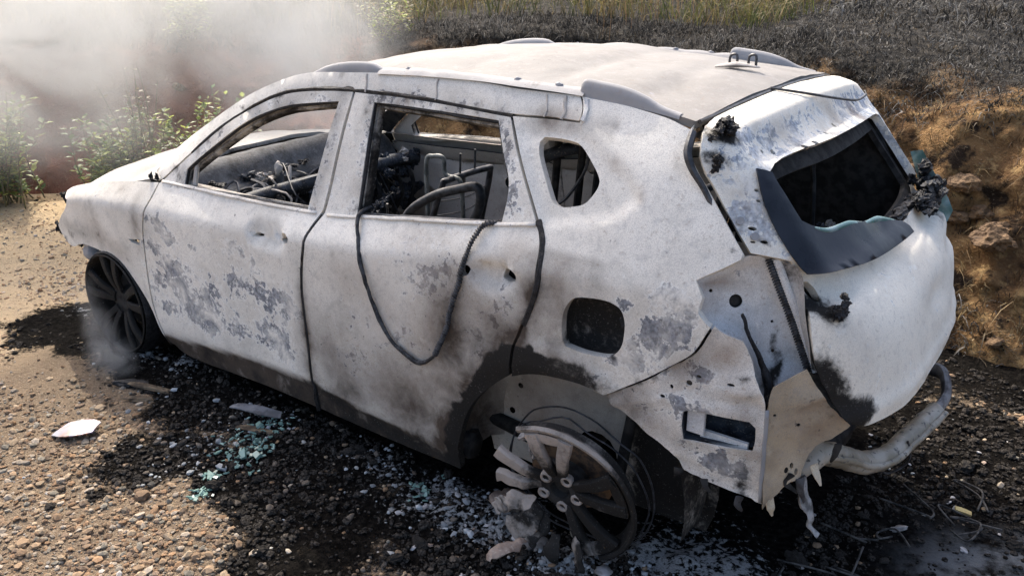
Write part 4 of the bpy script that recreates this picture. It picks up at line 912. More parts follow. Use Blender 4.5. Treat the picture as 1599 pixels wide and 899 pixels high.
# boxes behind the fuel flap and the vent
FH = np.array(D['fuel_hole']); c = FH.mean(0)
def cup(name, poly, dep, mat, grow=1.05, mk=(.2, .5, .3)):
    P = resample(chaikin(poly, 2), .02); c = P.mean(0); n = len(P); rows = []
    for k, (f, d_) in enumerate(((grow, .006), (grow*1.02, dep*.5), (grow*.97, dep), (.5, dep*1.05), (.02, dep*1.06))):
        Q = c+(P-c)*f; P3, N_ = surf_frame(S_side, Q[:, 0], Q[:, 1]); N_ = N_*np.where(N_[:, 1:2] > 0, -1, 1); rows.append(P3-N_*(d_+.012))
    V = np.concatenate(rows); Fs = []
    for r in range(4):
        for i in range(n): j = (i+1) % n; Fs.append([r*n+i, r*n+j, (r+1)*n+j, (r+1)*n+i])
    V = V+np.stack([fbm(V, 10, 3, q) for q in (1, 2, 3)], 1)*.008
    return mesh_obj(name, V, Fs, mat, car, True, {'M': np.tile(mk, (len(V), 1))})
cup('filler_bowl', D['fuel_hole'], .085, INNER, 1.03, (.3, .66, .5))
fb = S_side(c[0]+.02, c[1]-.01)+np.array((-.0, .10, 0)); tube('filler_neck', [fb+np.array((0, .03, 0)), fb+np.array((0, .005, 0))], .03, DARKB, car, 12, 0)
LH = np.array(D['low_hole']); c2 = LH.mean(0)
cup('vent_box', D['low_hole'], .10, DARKB, 1.03, (.1, .1, .1))
va = S_side(LH[:, 0].min()+.03, c2[1])
V, Fs = merge(box_geo(np.array(va)+np.array((.005, .03, .0)), (.055, .012, .085)), box_geo(np.array(S_side(c2[0]+.01, LH[:, 1].min()+.012))+np.array((0, .035, 0)), (.15, .012, .035)))
mesh_obj('vent_flange', V, Fs, POCK, car, False, {'M': np.tile([.1, .05, .05], (len(V), 1))})

# ---------------- rear beam hanging behind the car ----------------
bp = [(.76, -.67, .47), (.79, -.62, .503), (.811, -.56, .512), (.845, -.48, .474), (.9, -.36, .408), (.943, -.24, .386), (.965, -.12, .389), (.995, .02, .403), (1.018, .12, .422)]
BEAMM = two_tone('greasy_steel_beam', (.20, .175, .13), (.33, .30, .25), 9, rough=.45, spec=.5, bump=.3, c3=(.06, .055, .05))
tube('bumper_beam', bp, [.022, .034, .038, .038, .038, .037, .036, .035, .033], BEAMM, car, 12, 8, squash=1.0, rough=.005)
tube('beam_rib', [np.array(p)+np.array((.033, -.012, .004)) for p in bp[2:]], .012, BEAMM, car, 8, 8, rough=.003)
tube('beam_end', [(1.018, .12, .422), (1.03, .2, .45), (1.0, .27, .50), (.94, .31, .49)], [.03, .036, .036, .03], two_tone('dull_beam_end', (.05, .05, .055), (.22, .22, .23), 14, rough=.5), car, 10, 6, squash=.5, up=(1, 0, 0))
tube('loose_wire', [(.985, -.16, .42), (1.0, -.15, .36), (.985, -.16, .32), (.95, -.2, .30), (.94, -.25, .33)], .004, FRAMEB, car, 6, 6)
tube('hanging_bracket', [(.793, -.68, .483), (.806, -.68, .42), (.83, -.68, .37), (.835, -.685, .33), (.865, -.68, .302)], [.012, .03, .022, .014, .01], two_tone('grey_ash_bracket', (.10, .095, .09), (.32, .31, .30), 20), car, 8, 6, squash=.4, rough=.01)
# under body behind the rear panel: tank and muffler in the dark
lump('muffler', (.62, -.05, .34), (.16, .42, .10), DARK, car, 5, ICO4, .25)
tube('rear_axle', [(.05, -.70, .25), (-.05, -.5, .22), (-.05, .5, .22), (.05, .70, .25)], .035, DARK, car, 8, 5)
tube('trailing_arm', [(-.45, -.60, .24), (-.1, -.66, .24)], .03, DARK, car, 8, 2)
tube('shock_absorber', [(.16, -.66, .24), (.20, -.62, .60)], .022, DARK, car, 8, 1)
# torn tabs and strips along the lower rear edge
for k, (x, y, z, l) in enumerate(((.735, -.79, .44, .05), (.78, -.75, .52, .06), (.83, -.71, .55, .05), (.66, -.82, .43, .04), (.88, -.67, .62, .06), (.55, -.84, .46, .035), (.80, -.73, .50, .07), (.47, -.855, .48, .03))):
    r_ = random.Random(k); pts = [(x, y, z+.01), (x+r_.uniform(-.01, .015), y-.006, z-l*.4), (x+r_.uniform(-.02, .03), y+r_.uniform(-.012, .02), z-l)]
    tube('torn_tab', pts, [.016, .013, .004], random.choice([DARK, CREAM, FRAMEB]), car, 6, 4, squash=.25, up=(1, -.8, 0), rough=.006)
for k in range(10):
    clump('cargo_residue', (random.uniform(.35, .66), random.uniform(-.4, .5), random.uniform(.9, 1.1)), (.03, .045, .04), random.choice([INNER, RAILM, DARKB]), car, 800+k, 5)
tube('roof_bow', [(.30, -.5, 1.44), (.32, 0, 1.50), (.30, .5, 1.44)], .022, INNER, car, 8, 5, squash=.4, rough=.008)
tube('cargo_rod', [(.35, -.1, 1.30), (.42, .05, 1.1), (.5, .1, .9)], .008, INNER, car, 6, 3)
# ---------------- inside ----------------
xs = np.linspace(-2.42, .74, 60); ys = np.linspace(-.78, .78, 32)
X, Y = np.meshgrid(xs, ys, indexing='ij'); Z = .20+.10*np.exp(-(Y/.13)**2)*sst(.0, -.6, X)+.18*sst(-.55, -.35, X)+.10*sst(.1, .3, X)
Y = Y*(1-.28*sst(-.52, -.45, X)); V = np.stack([X, Y, Z], -1).reshape(-1, 3); V[:, 2] += .02*fbm(V, 6, 4, 3)
mesh_obj('floor_pan', V, grid_faces(60, 32), DARK, car)
# heaps of ash and burnt wiring on the floor
for k in range(46):
    x = random.uniform(-2.2, -.5); y = random.uniform(-.62, .62); 
    lump('ash_heap', (x, y, .27+random.uniform(0, .05)), (random.uniform(.04, .12), random.uniform(.04, .12), random.uniform(.03, .09)), random.choice([DARK, DARK, CHAR, INNER, DARKB]), car, k, ICO2, .9, 2.2, False)
# firewall and cowl
ys = np.linspace(-.74, .74, 30); prof = [(-2.52, 1.0), (-2.44, 1.022), (-2.37, 1.03), (-2.32, 1.00), (-2.29, .95), (-2.27, .905), (-2.20, .895), (-2.21, .86), (-2.34, .80), (-2.36, .5), (-2.33, .22)]
V = np.array([[(px+.04*(y/.74)**2, y, pz-.055*(abs(y)/.74)**2.5*(pz > .6)) for px, pz in prof] for y in ys]).reshape(-1, 3)
V += np.stack([fbm(V, 5, 4, q) for q in (4, 5, 6)], 1)*.03
COWL = burnt_paint('sooty_cowl', ash=(.12, .125, .13), ash2=(.05, .052, .055), soot0=.42, specks=.4)
mesh_obj('firewall', V, grid_faces(30, len(prof)), COWL, car, True, {'M': np.zeros((len(V), 3))})
tube('dash_beam', [(-2.10, -.72, .84), (-2.08, -.3, .86), (-2.05, .25, .87), (-2.05, .56, .87), (-2.06, .74, .85)], .035, DARKB, car, 10, 5, rough=.012)
for k, (y, z) in enumerate(((.3, .80), (.45, .86), (.6, .78), (.7, .86), (.35, .68), (.55, .66), (.68, .62), (.1, .75), (-.2, .72), (-.5, .75))):
    clump('charred_dash', (-2.08+random.uniform(-.05, .05), y, z), (.06, .09, .07), DARKB, car, 40+k, 7)
for k, (y, dx_, dz) in enumerate(((.35, .0, -.3), (.5, .04, -.35), (.62, .02, -.4), (.2, .05, -.35), (-.3, .03, -.3))):
    tube('burnt_harness', [(-2.06, y, .84), (-2.03+dx_, y+.03, .7), (-2.1, y-.02, .84+dz)], .012, DARK, car, 6, 5, rough=.01)
clump('pale_bracket', (-2.03, .60, .90), (.03, .05, .04), INNER, car, 61, 6)
# steering column stub and pale post
tube('steering_column', [(-2.18, -.22, .60), (-2.17, -.2, .80), (-2.165, -.2, .93)], [.04, .026, .018], COWL, car, 10, 4, rough=.016)
lump('column_switch', (-2.165, -.2, .945), (.022, .025, .035), INNER, car, 8, ICO3, .9)
for k in range(34):
    x = random.uniform(-2.2, -1.65); y = random.uniform(-.6, .2)
    clump('cabin_debris', (x, y, .70+random.uniform(-.08, .16)), (.045, .045, .055), random.choice([DARK, DARKB, INNER, CHAR]), car, 100+k, 5)
for k in range(26):
    y = random.uniform(-.62, .62); z = random.uniform(.78, .93)
    p0 = np.array((-2.2, y, z)); tube('burnt_harness', [p0, p0+np.array((random.uniform(0, .12), random.uniform(-.12, .12), random.uniform(-.05, .08))), p0+np.array((random.uniform(.05, .25), random.uniform(-.15, .15), random.uniform(-.25, .0))), p0+np.array((random.uniform(.05, .3), random.uniform(-.2, .2), random.uniform(-.4, -.2)))], random.choice([.004, .006, .009]), random.choice([FRAMEB, DARK, INNER]), car, 5, 5)
for k in range(9):
    clump('cowl_residue', (-2.25+random.uniform(-.03, .05), random.uniform(-.6, .6), .905+random.uniform(0, .03)), (.03, .05, .02), random.choice([CHAR, INNER, DARKB]), car, 700+k, 6)
# seat frames
def seat(x, y, lean=.18, hgt=.62, w=.22, z0=.42):
    r0 = tube('seat_frame', [(x-.1, y-w, z0), (x, y-w, z0), (x+lean*.5, y-w, z0+hgt*.5), (x+lean, y-w*.9, z0+hgt*.94), (x+lean*1.05, y-w*.7, z0+hgt), (x+lean*1.05, y+w*.7, z0+hgt), (x+lean, y+w*.9, z0+hgt*.94), (x+lean*.5, y+w, z0+hgt*.5), (x, y+w, z0), (x-.1, y+w, z0)], .017, FRAMEB, car, 8, 6)
    for k in range(5):
        f = .15+.16*k
        tube('seat_spring', [(x+lean*f, y-w*.97, z0+hgt*f), (x+lean*f+.03, y, z0+hgt*f-.015), (x+lean*f, y+w*.97, z0+hgt*f)], .004, FRAMEB, r0, 5, 4)
    tube('seat_base', [(x-.48, y-w, z0-.03), (x-.5, y, z0-.02), (x-.48, y+w, z0-.03), (x, y+w, z0), (x, y-w, z0)], .016, FRAMEB, r0, 8, 4, closed=True)
    for s in (-1, 1):
        tube('seat_rail', [(x-.5, y+s*w*.85, .29), (x+.05, y+s*w*.85, .29)], .016, DARK, r0, 6, 1)
        tube('seat_leg', [(x-.42, y+s*w*.85, .29), (x-.44, y+s*w*.95, z0-.03)], .012, DARK, r0, 6, 1)
        tube('headrest_post', [(x+lean*1.05, y+s*.06, z0+hgt), (x+lean*1.1, y+s*.06, z0+hgt+.12)], .006, FRAMEB, r0, 6, 1)
seat(-1.50, .36, .14, .50); seat(-1.42, -.40, .16, .40)
tube('seat_hoop', [(-1.334, -.15, .796), (-1.267, -.15, .871), (-1.123, -.15, .955), (-.98, -.15, 1.005), (-.885, -.15, 1.03), (-.86, -.15, 1.0), (-.869, -.15, .935), (-.92, -.15, .80), (-.93, -.15, .45)], .021, FRAMEB, car, 10, 6)
tube('seat_hoop', [(-1.54, .25, .45), (-1.54, .25, .75), (-1.534, .25, .984), (-1.48, .25, 1.018), (-1.419, .25, 1.015), (-1.406, .25, .934), (-1.313, .25, .914), (-1.299, .25, .80), (-1.30, .25, .5)], .012, two_tone('green_grey_tube', (.07, .08, .08), (.2, .21, .20), 20, rough=.5), car, 8, 6)
for y0, y1 in ((-.54, -.2), (-.18, .18), (.2, .54)):       # rear bench
    r0 = tube('bench_frame', [(-.25, y0, .48), (-.12, y0, .75), (-.03, y0, 1.0), (-.02, y0+.05, 1.04), (-.02, y1-.05, 1.04), (-.03, y1, 1.0), (-.12, y1, .75), (-.25, y1, .48)], .016, FRAMEB, car, 8, 6)
    for k in range(4): tube('seat_spring', [(-.22+.05*k, y0, .55+.12*k), (-.20+.05*k, (y0+y1)/2, .54+.12*k), (-.22+.05*k, y1, .55+.12*k)], .004, FRAMEB, r0, 5, 3)
    V, Fs = box_geo((-.45, (y0+y1)/2, .42), (.46, y1-y0-.03, .03)); mesh_obj('bench_pan', V, Fs, DARK, r0, False)
# cargo area
tube('cargo_tube', [(-.30, -.52, 1.29), (-.2, -.5, 1.335), (-.10, -.47, 1.355)], .022, DARKB, car, 8, 4)
tube('seat_belt_strap', [(-.08, -.52, 1.35), (-.10, -.53, 1.27), (-.16, -.54, 1.18), (-.24, -.54, 1.10), (-.3, -.55, .9)], .006, FRAMEB, car, 6, 5)
for x in (-.22, -.12, -.05): tube('inner_strut', [(x-.06, -.46, 1.0), (x, -.5, 1.38)], .014, random.choice([DARK, INNER]), car, 6, 1)
tube('tailgate_strut', [(.45, .175, 1.40), (.45, .19, 1.25), (.46, .215, 1.1), (.47, .226, .95)], .010, DARK, car, 6, 4, rough=.004)
tube('headliner_wire', [(.42, -.28, 1.40), (.44, -.27, 1.30), (.45, -.18, 1.27), (.46, -.12, 1.31), (.44, -.12, 1.42)], .006, FRAMEB, car, 6, 6)
for k in range(22):
    x = random.uniform(.1, .66); y = random.uniform(-.5, .6)
    clump('cargo_debris', (x, y, .60+random.uniform(0, .25)), (.08, .09, .07), random.choice([DARK, CHAR, CHAR, DARKB]), car, 200+k, 5)
clump('pale_latch', (.50, -.40, 1.17), (.014, .014, .035), two_tone('pale_ash', (.45, .42, .32), (.6, .56, .42), 30), car, 71, 4)
# blackened inner frame at the far rear pillar
V = np.array([(x, .62+.03*math.sin(z*9), z) for x in np.linspace(.0, .72, 14) for z in np.linspace(.5, 1.42-.0, 12)]); V[:, 0] = np.minimum(V[:, 0], .52+(1.42-V[:, 2])*.5)
V += np.stack([fbm(V, 6, 3, q) for q in (1, 2, 3)], 1)*.02
mesh_obj('rear_trim_remains', V, grid_faces(14, 12), DARK, car)
# headlamp and bumper remains at the front corner
clump('headlamp_remains', (-3.36, -.735, .735), (.03, .03, .035), CHAR, car, 301, 8)
clump('bumper_remains', (-3.37, -.80, .575), (.025, .025, .03), CHAR, car, 302, 8)
clump('bumper_remains', (-3.22, -.79, .52), (.05, .03, .035), CHAR, car, 303, 8)
V = np.array([(-3.5, y, z) for y in np.linspace(-.62, .62, 16) for z in np.linspace(.35, .72, 6)]); V += np.stack([fbm(V, 4, 3, q) for q in (1, 2, 3)], 1)*.05
mesh_obj('radiator_support', V, grid_faces(16, 6), DARK, car)
lump('engine_block', (-2.95, 0, .55), (.38, .5, .24), DARK, car, 12, ICO4, .5)
clump('hinge_remains', S_side(-2.36, 1.0)+np.array((0, -.005, 0)), (.02, .015, .05), CHAR, car, 305, 6)

# ---------------- wheels ----------------
def revolve(prof, a0, a1, n, jag=0.):
    A = np.linspace(a0, a1, n); V = []
    for i, a in enumerate(A):
        for r, y in prof: V.append((r*math.cos(a), y, r*math.sin(a)))
    V = np.array(V)
    return V, grid_faces(n, len(prof)).tolist()
def xf(V, M): return np.asarray(V)@np.array(M.to_3x3()).T+np.array(M.translation)
def spoke_geo(ang, r0, r1, y0, y1, w0, w1, tk=.022, nseg=8, seed=0, melt=0.):
    rows = []
    for i in range(nseg+1):
        t = i/nseg; r = r0+(r1-r0)*t; w = w0+(w1-w0)*t; y = y0+(y1-y0)*t-.012*math.sin(t*math.pi)
        w *= 1-melt*max(0, t-.5)*mnoise.noise((t*6, seed, 0))*1.5
        y += melt*.03*mnoise.noise((t*4, seed, 5)); da = melt*.1*mnoise.noise((t*3, seed, 9))
        for a, b in ((-1, .35), (-.8, 1), (0, 1.15), (.8, 1), (1, .35), (.8, -1), (-.8, -1)):
            px, pz = r, a*w; c, s = math.cos(ang+da), math.sin(ang+da)
            rows.append((px*c-pz*s, y-b*tk*.5, px*s+pz*c))
    V = np.array(rows); Fs = []
    m = 7
    for i in range(nseg):
        for k in range(m): l = (k+1) % m; Fs.append([i*m+k, i*m+l, (i+1)*m+l, (i+1)*m+k])
    Fs += [list(range(m))[::-1], [nseg*m+k for k in range(m)]]
    return V, Fs
# rear wheel, half melted
RW = Matrix.Translation((.055, -.84, .278)) @ Matrix.Scale(1.05, 4) @ Matrix.Rotation(math.radians(7), 4, 'Z') @ Matrix.Rotation(math.radians(11), 4, 'X')
prof = [(.272, -.075), (.278, -.084), (.270, -.093), (.258, -.089), (.250, -.06), (.238, -.035), (.245, -.02)]
V, Fs = revolve(prof, math.radians(-58), math.radians(116), 60)
V = V+np.stack([fbm(V, 10, 3, q) for q in (1, 2, 3)], 1)*.004
wheel = mesh_obj('wheel', xf(V, RW), Fs, ALLOY, car, True, {'M': np.stack([.1+0*V[:, 0], -.30*sst(.10, .22, V[:, 2])*(V[:, 1] < -.055)+.22+.3*fbm(V, 9, 3, 1), .1+0*V[:, 0]], 1)}, sharp=55)
for k in range(5):
    base = math.radians(92+72*k)
    if k == 2: continue
    for q, sgn in enumerate((-1, 1)):
        full = {0: 1.0, 1: .95, 2: .5, 3: .98, 4: .98}[k]
        if (k, q) == (1, 1): full = .84
        if (k, q) == (2, 0): full = .35
        V, Fs = spoke_geo(base+sgn*math.radians(14), .060, .060+(.250-.060)*full, -.052, -.080, .017, .026, .026, 10, k*3+q, .5 if full < .9 else .12)
        pale = k in (0, 1)
        n_ = fbm(V, 14, 3, k)
        mesh_obj('spoke', xf(V, RW), Fs, ALLOYP if pale else ALLOY, wheel, True, {'M': np.stack([.1+0*V[:, 0], (.16 if pale else .42)+.5*sst(.14, .07, np.hypot(V[:, 0], V[:, 2]))*(pale)+.5*n_-.25*(k == 3)*sst(.17, .22, np.hypot(V[:, 0], V[:, 2])), .12+0*V[:, 0]], 1)}, sharp=45)
    if k in (0, 3, 4):          # web that joins each pair at the rim
        A = np.linspace(base-math.radians(19), base+math.radians(19), 12); rows = []
        for a_ in A:
            for r_, y_ in ((.252, -.088), (.235, -.090), (.212+.012*abs((a_-base)/math.radians(19)), -.086), (.212, -.066), (.250, -.060)): rows.append((r_*math.cos(a_), y_, r_*math.sin(a_)))
        V = np.array(rows); mesh_obj('spoke_web', xf(V, RW), grid_faces(12, 5), ALLOYP if k == 0 else ALLOY, wheel, True, {'M': np.stack([.1+0*V[:, 0], (.05 if k == 0 else .25)+.5*fbm(V, 14, 3, k), .1+0*V[:, 0]], 1)}, sharp=40)
th_ = np.arange(24)/24*2*math.pi
V, Fs = revolve([(.001, -.03), (.034, -.032), (.036, -.06), (.05, -.066), (.075, -.060), (.088, -.045), (.085, .0)], 0, 2*math.pi, 30)
mesh_obj('hub', xf(V, RW), Fs, DARK, wheel, True, sharp=50)
for k in range(5):
    a = math.radians(60+72*k); c = np.array((.064*math.cos(a), -.066, .064*math.sin(a)))
    V, Fs = revolve([(.010, .012), (.012, -.004), (.019, -.006), (.022, .004), (.021, .016)], 0, 2*math.pi, 14)
    mesh_obj('lug_seat', xf(V+c, RW), Fs, ALLOYP, wheel, True, {'M': np.tile([.1, .2, .15], (len(V), 1))})
V, Fs = revolve([(.04, .03), (.15, .03), (.15, .05), (.04, .05)], 0, 2*math.pi, 36); mesh_obj('brake_disc', xf(V, RW), Fs, two_tone('rusty_disc', (.05, .04, .035), (.16, .10, .06), 25), wheel, True, sharp=40)
clump('brake_caliper', np.array(xf(np.array([[-.12, .03, .08]]), RW))[0], (.05, .04, .05), ALLOYP, wheel, 401, 6)
for r, y, tl in ((.30, .04, 5), (.285, .02, 10)):
    V, Fs = tube_geo([(r*math.cos(a), y+.03*mnoise.noise((math.cos(a)*2, math.sin(a)*2, r*30)), r*math.sin(a)*.92-.01+.03*mnoise.noise((math.cos(a)*1.7, math.sin(a)*1.7, r*50))) for a in np.linspace(0, 2*math.pi, 60)[:-1]], .0035, 5, closed=True)
    mesh_obj('bead_wire', xf(V, Matrix.Translation((.05, -.80, .235)) @ Matrix.Rotation(math.radians(tl), 4, 'X')), Fs, FRAMEB, wheel)
# slumped and torn alloy at the lower left of the rim
for k, (p0, p1, r_) in enumerate((((-.06, -.885, .15), (-.22, -.90, .08), .034), ((-.03, -.89, .14), (-.14, -.92, .03), .040), ((.0, -.89, .12), (-.05, -.93, .01), .034), ((.05, -.90, .08), (.05, -.94, .0), .030), ((.12, -.90, .08), (.16, -.94, .01), .030), ((-.10, -.89, .12), (-.20, -.90, .13), .022))):
    p0 = np.array(p0); p1 = np.array(p1); mid = (p0+p1)/2+np.array((.02*math.sin(k*2.1), -.012, .02*math.cos(k*1.7)))
    V, Fs = tube_geo(catmull([p0, p0*.6+mid*.4, mid, p1*.6+mid*.4, p1], 6), np.interp(np.linspace(0, 1, 25), [0, .3, .6, .85, 1], [.5*r_, .8*r_, 1.0*r_, 1.1*r_, .5*r_]), 10, squash=.35, up=(0, -1, .4))
    V += np.stack([fbm(V, 16, 3, q+k*5) for q in (1, 2, 3)], 1)*.032
    mesh_obj('slumped_alloy', V, Fs, ALLOYP if k == 0 else ALLOY, wheel, True, {'M': np.stack([0*V[:, 0], .20+.8*fbm(V, 16, 3, k), .15+0*V[:, 0]], 1)}, sharp=45)
# other wheels: charred tyre carcass with spokes
def plain_wheel(c, rotz, s, melt=False):
    Mx = Matrix.Translation(c) @ Matrix.Rotation(math.radians(rotz), 4, 'Z') @ (Matrix.Rotation(math.pi, 4, 'Z') if s > 0 else Matrix.Identity(4))
    V, Fs = revolve([(.262, -.06), (.266, -.085), (.276, -.09), (.287, -.07), (.29, .0), (.285, .08), (.27, .10), (.255, .09)], 0, 2*math.pi, 44)
    V = V*(1+.02*fbm(V, 6, 3, 1))[:, None]
    w = mesh_obj('wheel', xf(V, Mx), Fs, CHAR, car, True, sharp=60)
    V, Fs = revolve([(.272, -.098), (.266, -.104), (.258, -.095), (.25, -.05), (.24, .06)], 0, 2*math.pi, 44); mesh_obj('rim', xf(V, Mx), Fs, ALLOY, w, True, {'M': np.stack([0*V[:, 0], .42+.3*fbm(V, 8, 2, 1), 0*V[:, 0]], 1)})
    for k in range(5):
        for sgn in (-1, 1):
            V, Fs = spoke_geo(math.radians(90+72*k)+sgn*math.radians(13), .06, .258, -.05, -.082, .018, .024)
            mesh_obj('spoke', xf(V, Mx), Fs, ALLOY, w, True, {'M': np.stack([0*V[:, 0], .45+.3*fbm(V, 10, 2, k), 0*V[:, 0]], 1)}, sharp=50)
    V, Fs = revolve([(.001, -.04), (.03, -.045), (.075, -.055), (.08, .0)], 0, 2*math.pi, 24); mesh_obj('hub', xf(V, Mx), Fs, DARK, w)
    V, Fs = revolve([(.04, .03), (.15, .03), (.15, .05), (.04, .05)], 0, 2*math.pi, 30); mesh_obj('brake_disc', xf(V, Mx), Fs, DARK, w)
plain_wheel((-2.745, -.80, .285), 0, -1); plain_wheel((-2.735, .78, .285), 0, 1); plain_wheel((0, .80, .28), 0, 1)
lump('strut_top', (-3.06, -.80, .49), (.05, .05, .05), RAILM, car, 15, ICO3, .3)

# ---------------- loop of seal and conduit hanging over the rear door ----------------
cp = np.array(D['cable']); P, N_ = surf_frame(S_side, cp[:, 0], cp[:, 1]); N_ = N_*np.where(N_[:, 1:2] > 0, -1, 1)
P3 = P+N_*.014; P3 = np.concatenate([[P3[0]+np.array((.0, .06, .015))], P3, [P3[-1]+np.array((.05, .05, .01))]])
pth = catmull(P3, 12); L = np.concatenate([[0], np.cumsum(np.linalg.norm(np.diff(pth, axis=0), axis=1))]); n = 420
ss = np.linspace(0, L[-1], n); fine = np.stack([np.interp(ss, L, pth[:, k]) for k in range(3)], 1)
half = ss > L[-1]*.56
rad = np.where(half, .0105+.0022*np.sign(np.sin(ss/.0105*2*math.pi)), .0085+.001*np.sin(ss*30))
fine = fine+np.stack([fbm(fine, 9, 3, q) for q in (81, 82, 83)], 1)*np.array([.010, .004, .010])
V, Fs = tube_geo(fine, rad, 8, squash=.8, up=(0, -1, .3)); V += np.stack([fbm(V, 60, 2, q) for q in (1, 2, 3)], 1)*.0015
cable = mesh_obj('hanging_cable', V, Fs, two_tone('scorched_conduit', (.010, .010, .012), (.045, .046, .05), 40, rough=.6, c3=(.10, .10, .10)), None, True, sharp=60)
tag(cable, 'black ribbed cable hanging in a loop from the rear door window sill', 'cable')
# scorched rubber in the door gaps
for nm, key, i0, i1 in (('gap', 'rear_door', 0, 9), ('gap', 'quarter', 0, 0)):
    if i1:
        q = np.array(D[key])[i0:i1]; P, N_ = surf_frame(S_side, q[:, 0], q[:, 1]); N_ = N_*np.where(N_[:, 1:2] > 0, -1, 1)
        tube('door_seal', P-N_*.012, .013, CHAR, car, 6, 6, rough=.004)
q = np.array(D['rear_door']); k = [i for i in range(len(q)) if q[i][0] > -.12 and q[i][1] > .70]
k = k; qq = q[k]; qq = qq[np.argsort(-qq[:, 1])]; qq = qq[qq[:, 1] < 1.18]
P, N_ = surf_frame(S_side, qq[:, 0], qq[:, 1]); N_ = N_*np.where(N_[:, 1:2] > 0, -1, 1)
tube('door_seal', P-N_*.007, .014, CHAR, car, 6, 6, rough=.003)

# ---------------- ground ----------------
GB = {}
for ch, x, y, r, a in D['GBLOBS']: GB.setdefault(ch, []).append((x, y, r, a))
def gmask(ch, x, y):
    k = np.ones_like(x)
    for bx, by, r, a in GB[ch]: k *= 1-a*np.exp(-(((x-bx)**2+(y-by)**2)/(r*r)*.9))
    return 1-k
def ground_cols(x, y):
    p = np.stack([x, y, 0*x], -1); n = fbm(p, 2.2, 4, 91); n2 = fbm(p, 7, 3, 92)
    under = sst(.30, -.05, np.maximum(np.abs(x+1.25)-2.35, np.abs(y)-1.0))
    ch = np.clip(np.maximum(gmask('char', x, y), .95*under)+.46*n+.34*n2+.2*fbm(p, 22, 2, 98), 0, 1)*(1-.75*gmask('tan', x, y))
    beh = sst(1.0, 1.35, y)*sst(-3.6, -2.5, x); ch = np.maximum(ch, .75*beh+.2*n)
    ash = np.clip(gmask('ash', x, y)*(1+.5*n2)+.42*ch*np.clip(fbm(p, 4.5, 3, 99)-.12, 0, 1)*1.5*(y < 1), 0, 1)
    pale = gmask('pale', x, y)
    return np.clip(ch, 0, 1), ash, pale
def ground_z(x, y):
    p = np.stack([x, y, 0*x], -1)
    near = sst(9, 5, np.hypot(x+1, y))
    z = .05*fbm(p, .5, 3, 93)*near+near*(.022*fbm(p, 3.2, 3, 94)+.012*fbm(p, 14, 3, 95)+.034*np.maximum(0, fbm(p, 9, 4, 96)-.05)*gmask('char', x, y)+.05*gmask('ash', x, y)*(.5+fbm(p, 11, 3, 97)))
    z = z-.02*sst(-1.2, -.2, x)*near
    return z-.012
def graded(a, b, h, lo, hi, g=1.16):
    mid = list(np.arange(a, b, h)); L_, R_ = [a], [mid[-1]]
    d = h
    while L_[-1] > lo: d *= g; L_.append(L_[-1]-d)
    d = h
    while R_[-1] < hi: d *= g; R_.append(R_[-1]+d)
    return np.array(L_[:0:-1]+mid+R_[1:])
gx = graded(-5.2, 2.0, .026, -400, 400); gy = graded(-2.5, 1.9, .026, -400, 400)
X, Y = np.meshgrid(gx, gy, indexing='ij'); x, y = X.ravel(), Y.ravel()
z = ground_z(x, y); ch, ash, pale = ground_cols(x, y)
t = NT('scorched_dirt_road'); at_ = t.sep(t.attr('G').outputs['Color'])
n1 = t.noise(9, 8, .65); n2 = t.noise(45, 6, .62); n3 = t.noise(190, 4, .6)
tan = t.mix(n1, (.205, .155, .108), (.14, .105, .074)); AL = t.attr('G').outputs['Alpha']; tan = t.mix(AL, tan, t.mix(n1, (.60, .46, .30), (.47, .36, .225))); tan = t.mix(t.rng(n3, .5, .68), tan, (.33, .27, .20)); tan = t.mix(t.m('MULTIPLY', t.rng(n2, .54, .66), .6), tan, (.13, .10, .07))
cf = t.rng(t.m('ADD', at_[0], t.m('MULTIPLY_ADD', n2, .9, -.45)), .32, .60)
chc = t.mix(t.rng(n2, .4, .65), (.0035, .0032, .003), (.013, .0115, .010)); chc = t.mix(t.rng(n3, .66, .74), chc, (.075, .068, .06))
c = t.mix(cf, tan, chc)
af = t.rng(t.m('ADD', t.m('MULTIPLY', at_[1], .62), t.m('MULTIPLY_ADD', n2, 2.0, -1.0)), .38, .62)
c = t.mix(af, c, t.mix(n3, (.10, .105, .11), (.46, .465, .46)))
c = t.mix(t.m('MULTIPLY', at_[2], t.rng(n1, .35, .6)), c, (.17, .18, .19))
t.bump(t.m('ADD', t.m('ADD', n2, t.m('MULTIPLY', n3, .5)), n1), .9, .022)
GROUNDM = t.out(c, .95, 0, .02)
ground = mesh_obj('ground', np.stack([x, y, z], 1), grid_faces(len(gx), len(gy)), GROUNDM, None, True, {'G': np.stack([ch, ash, pale, sst(-2.9, -3.6, x)*.9], 1)})
tag(ground, 'gravelly dirt road, scorched black round the car', 'ground', kind='structure')

# ---------------- gravel ----------------
t = NT('gravel_stone'); cc = t.attr('C').outputs['Color']; nn = t.noise(120, 4)
t.bump(nn, .4, .003); STONEM = t.out(t.mix(t.rng(nn, .35, .7), cc, t.mix(.10, cc, (.5, .45, .4))), .95, 0, .04)
CP = np.array(cam.location)
def seen(n, rng):
    # visible road surface: sampled more densely where stones look larger
    out = []
    while len(out) < n:
        x = rng.uniform(-6.5, 1.7, n); y = rng.uniform(-2.4, 1.9, n)
        d2 = (x-CP[0])**2+(y-CP[1])**2+3.6
        ok = (rng.uniform(0, 1, n) < np.minimum(1, 9/d2)**1.3) & ~((np.abs(x+1.3) < 2.0) & (np.abs(y) < .72))
        ok &= (y < -.35*(x+6.5)+4.2)
        ok &= rng.uniform(0, 1, n) < np.clip(.62+1.3*fbm(np.stack([x, y, 0*x], 1), 1.7, 3, 55), .12, 1)
        out += list(zip(x[ok], y[ok]))
    return np.array(out[:n])
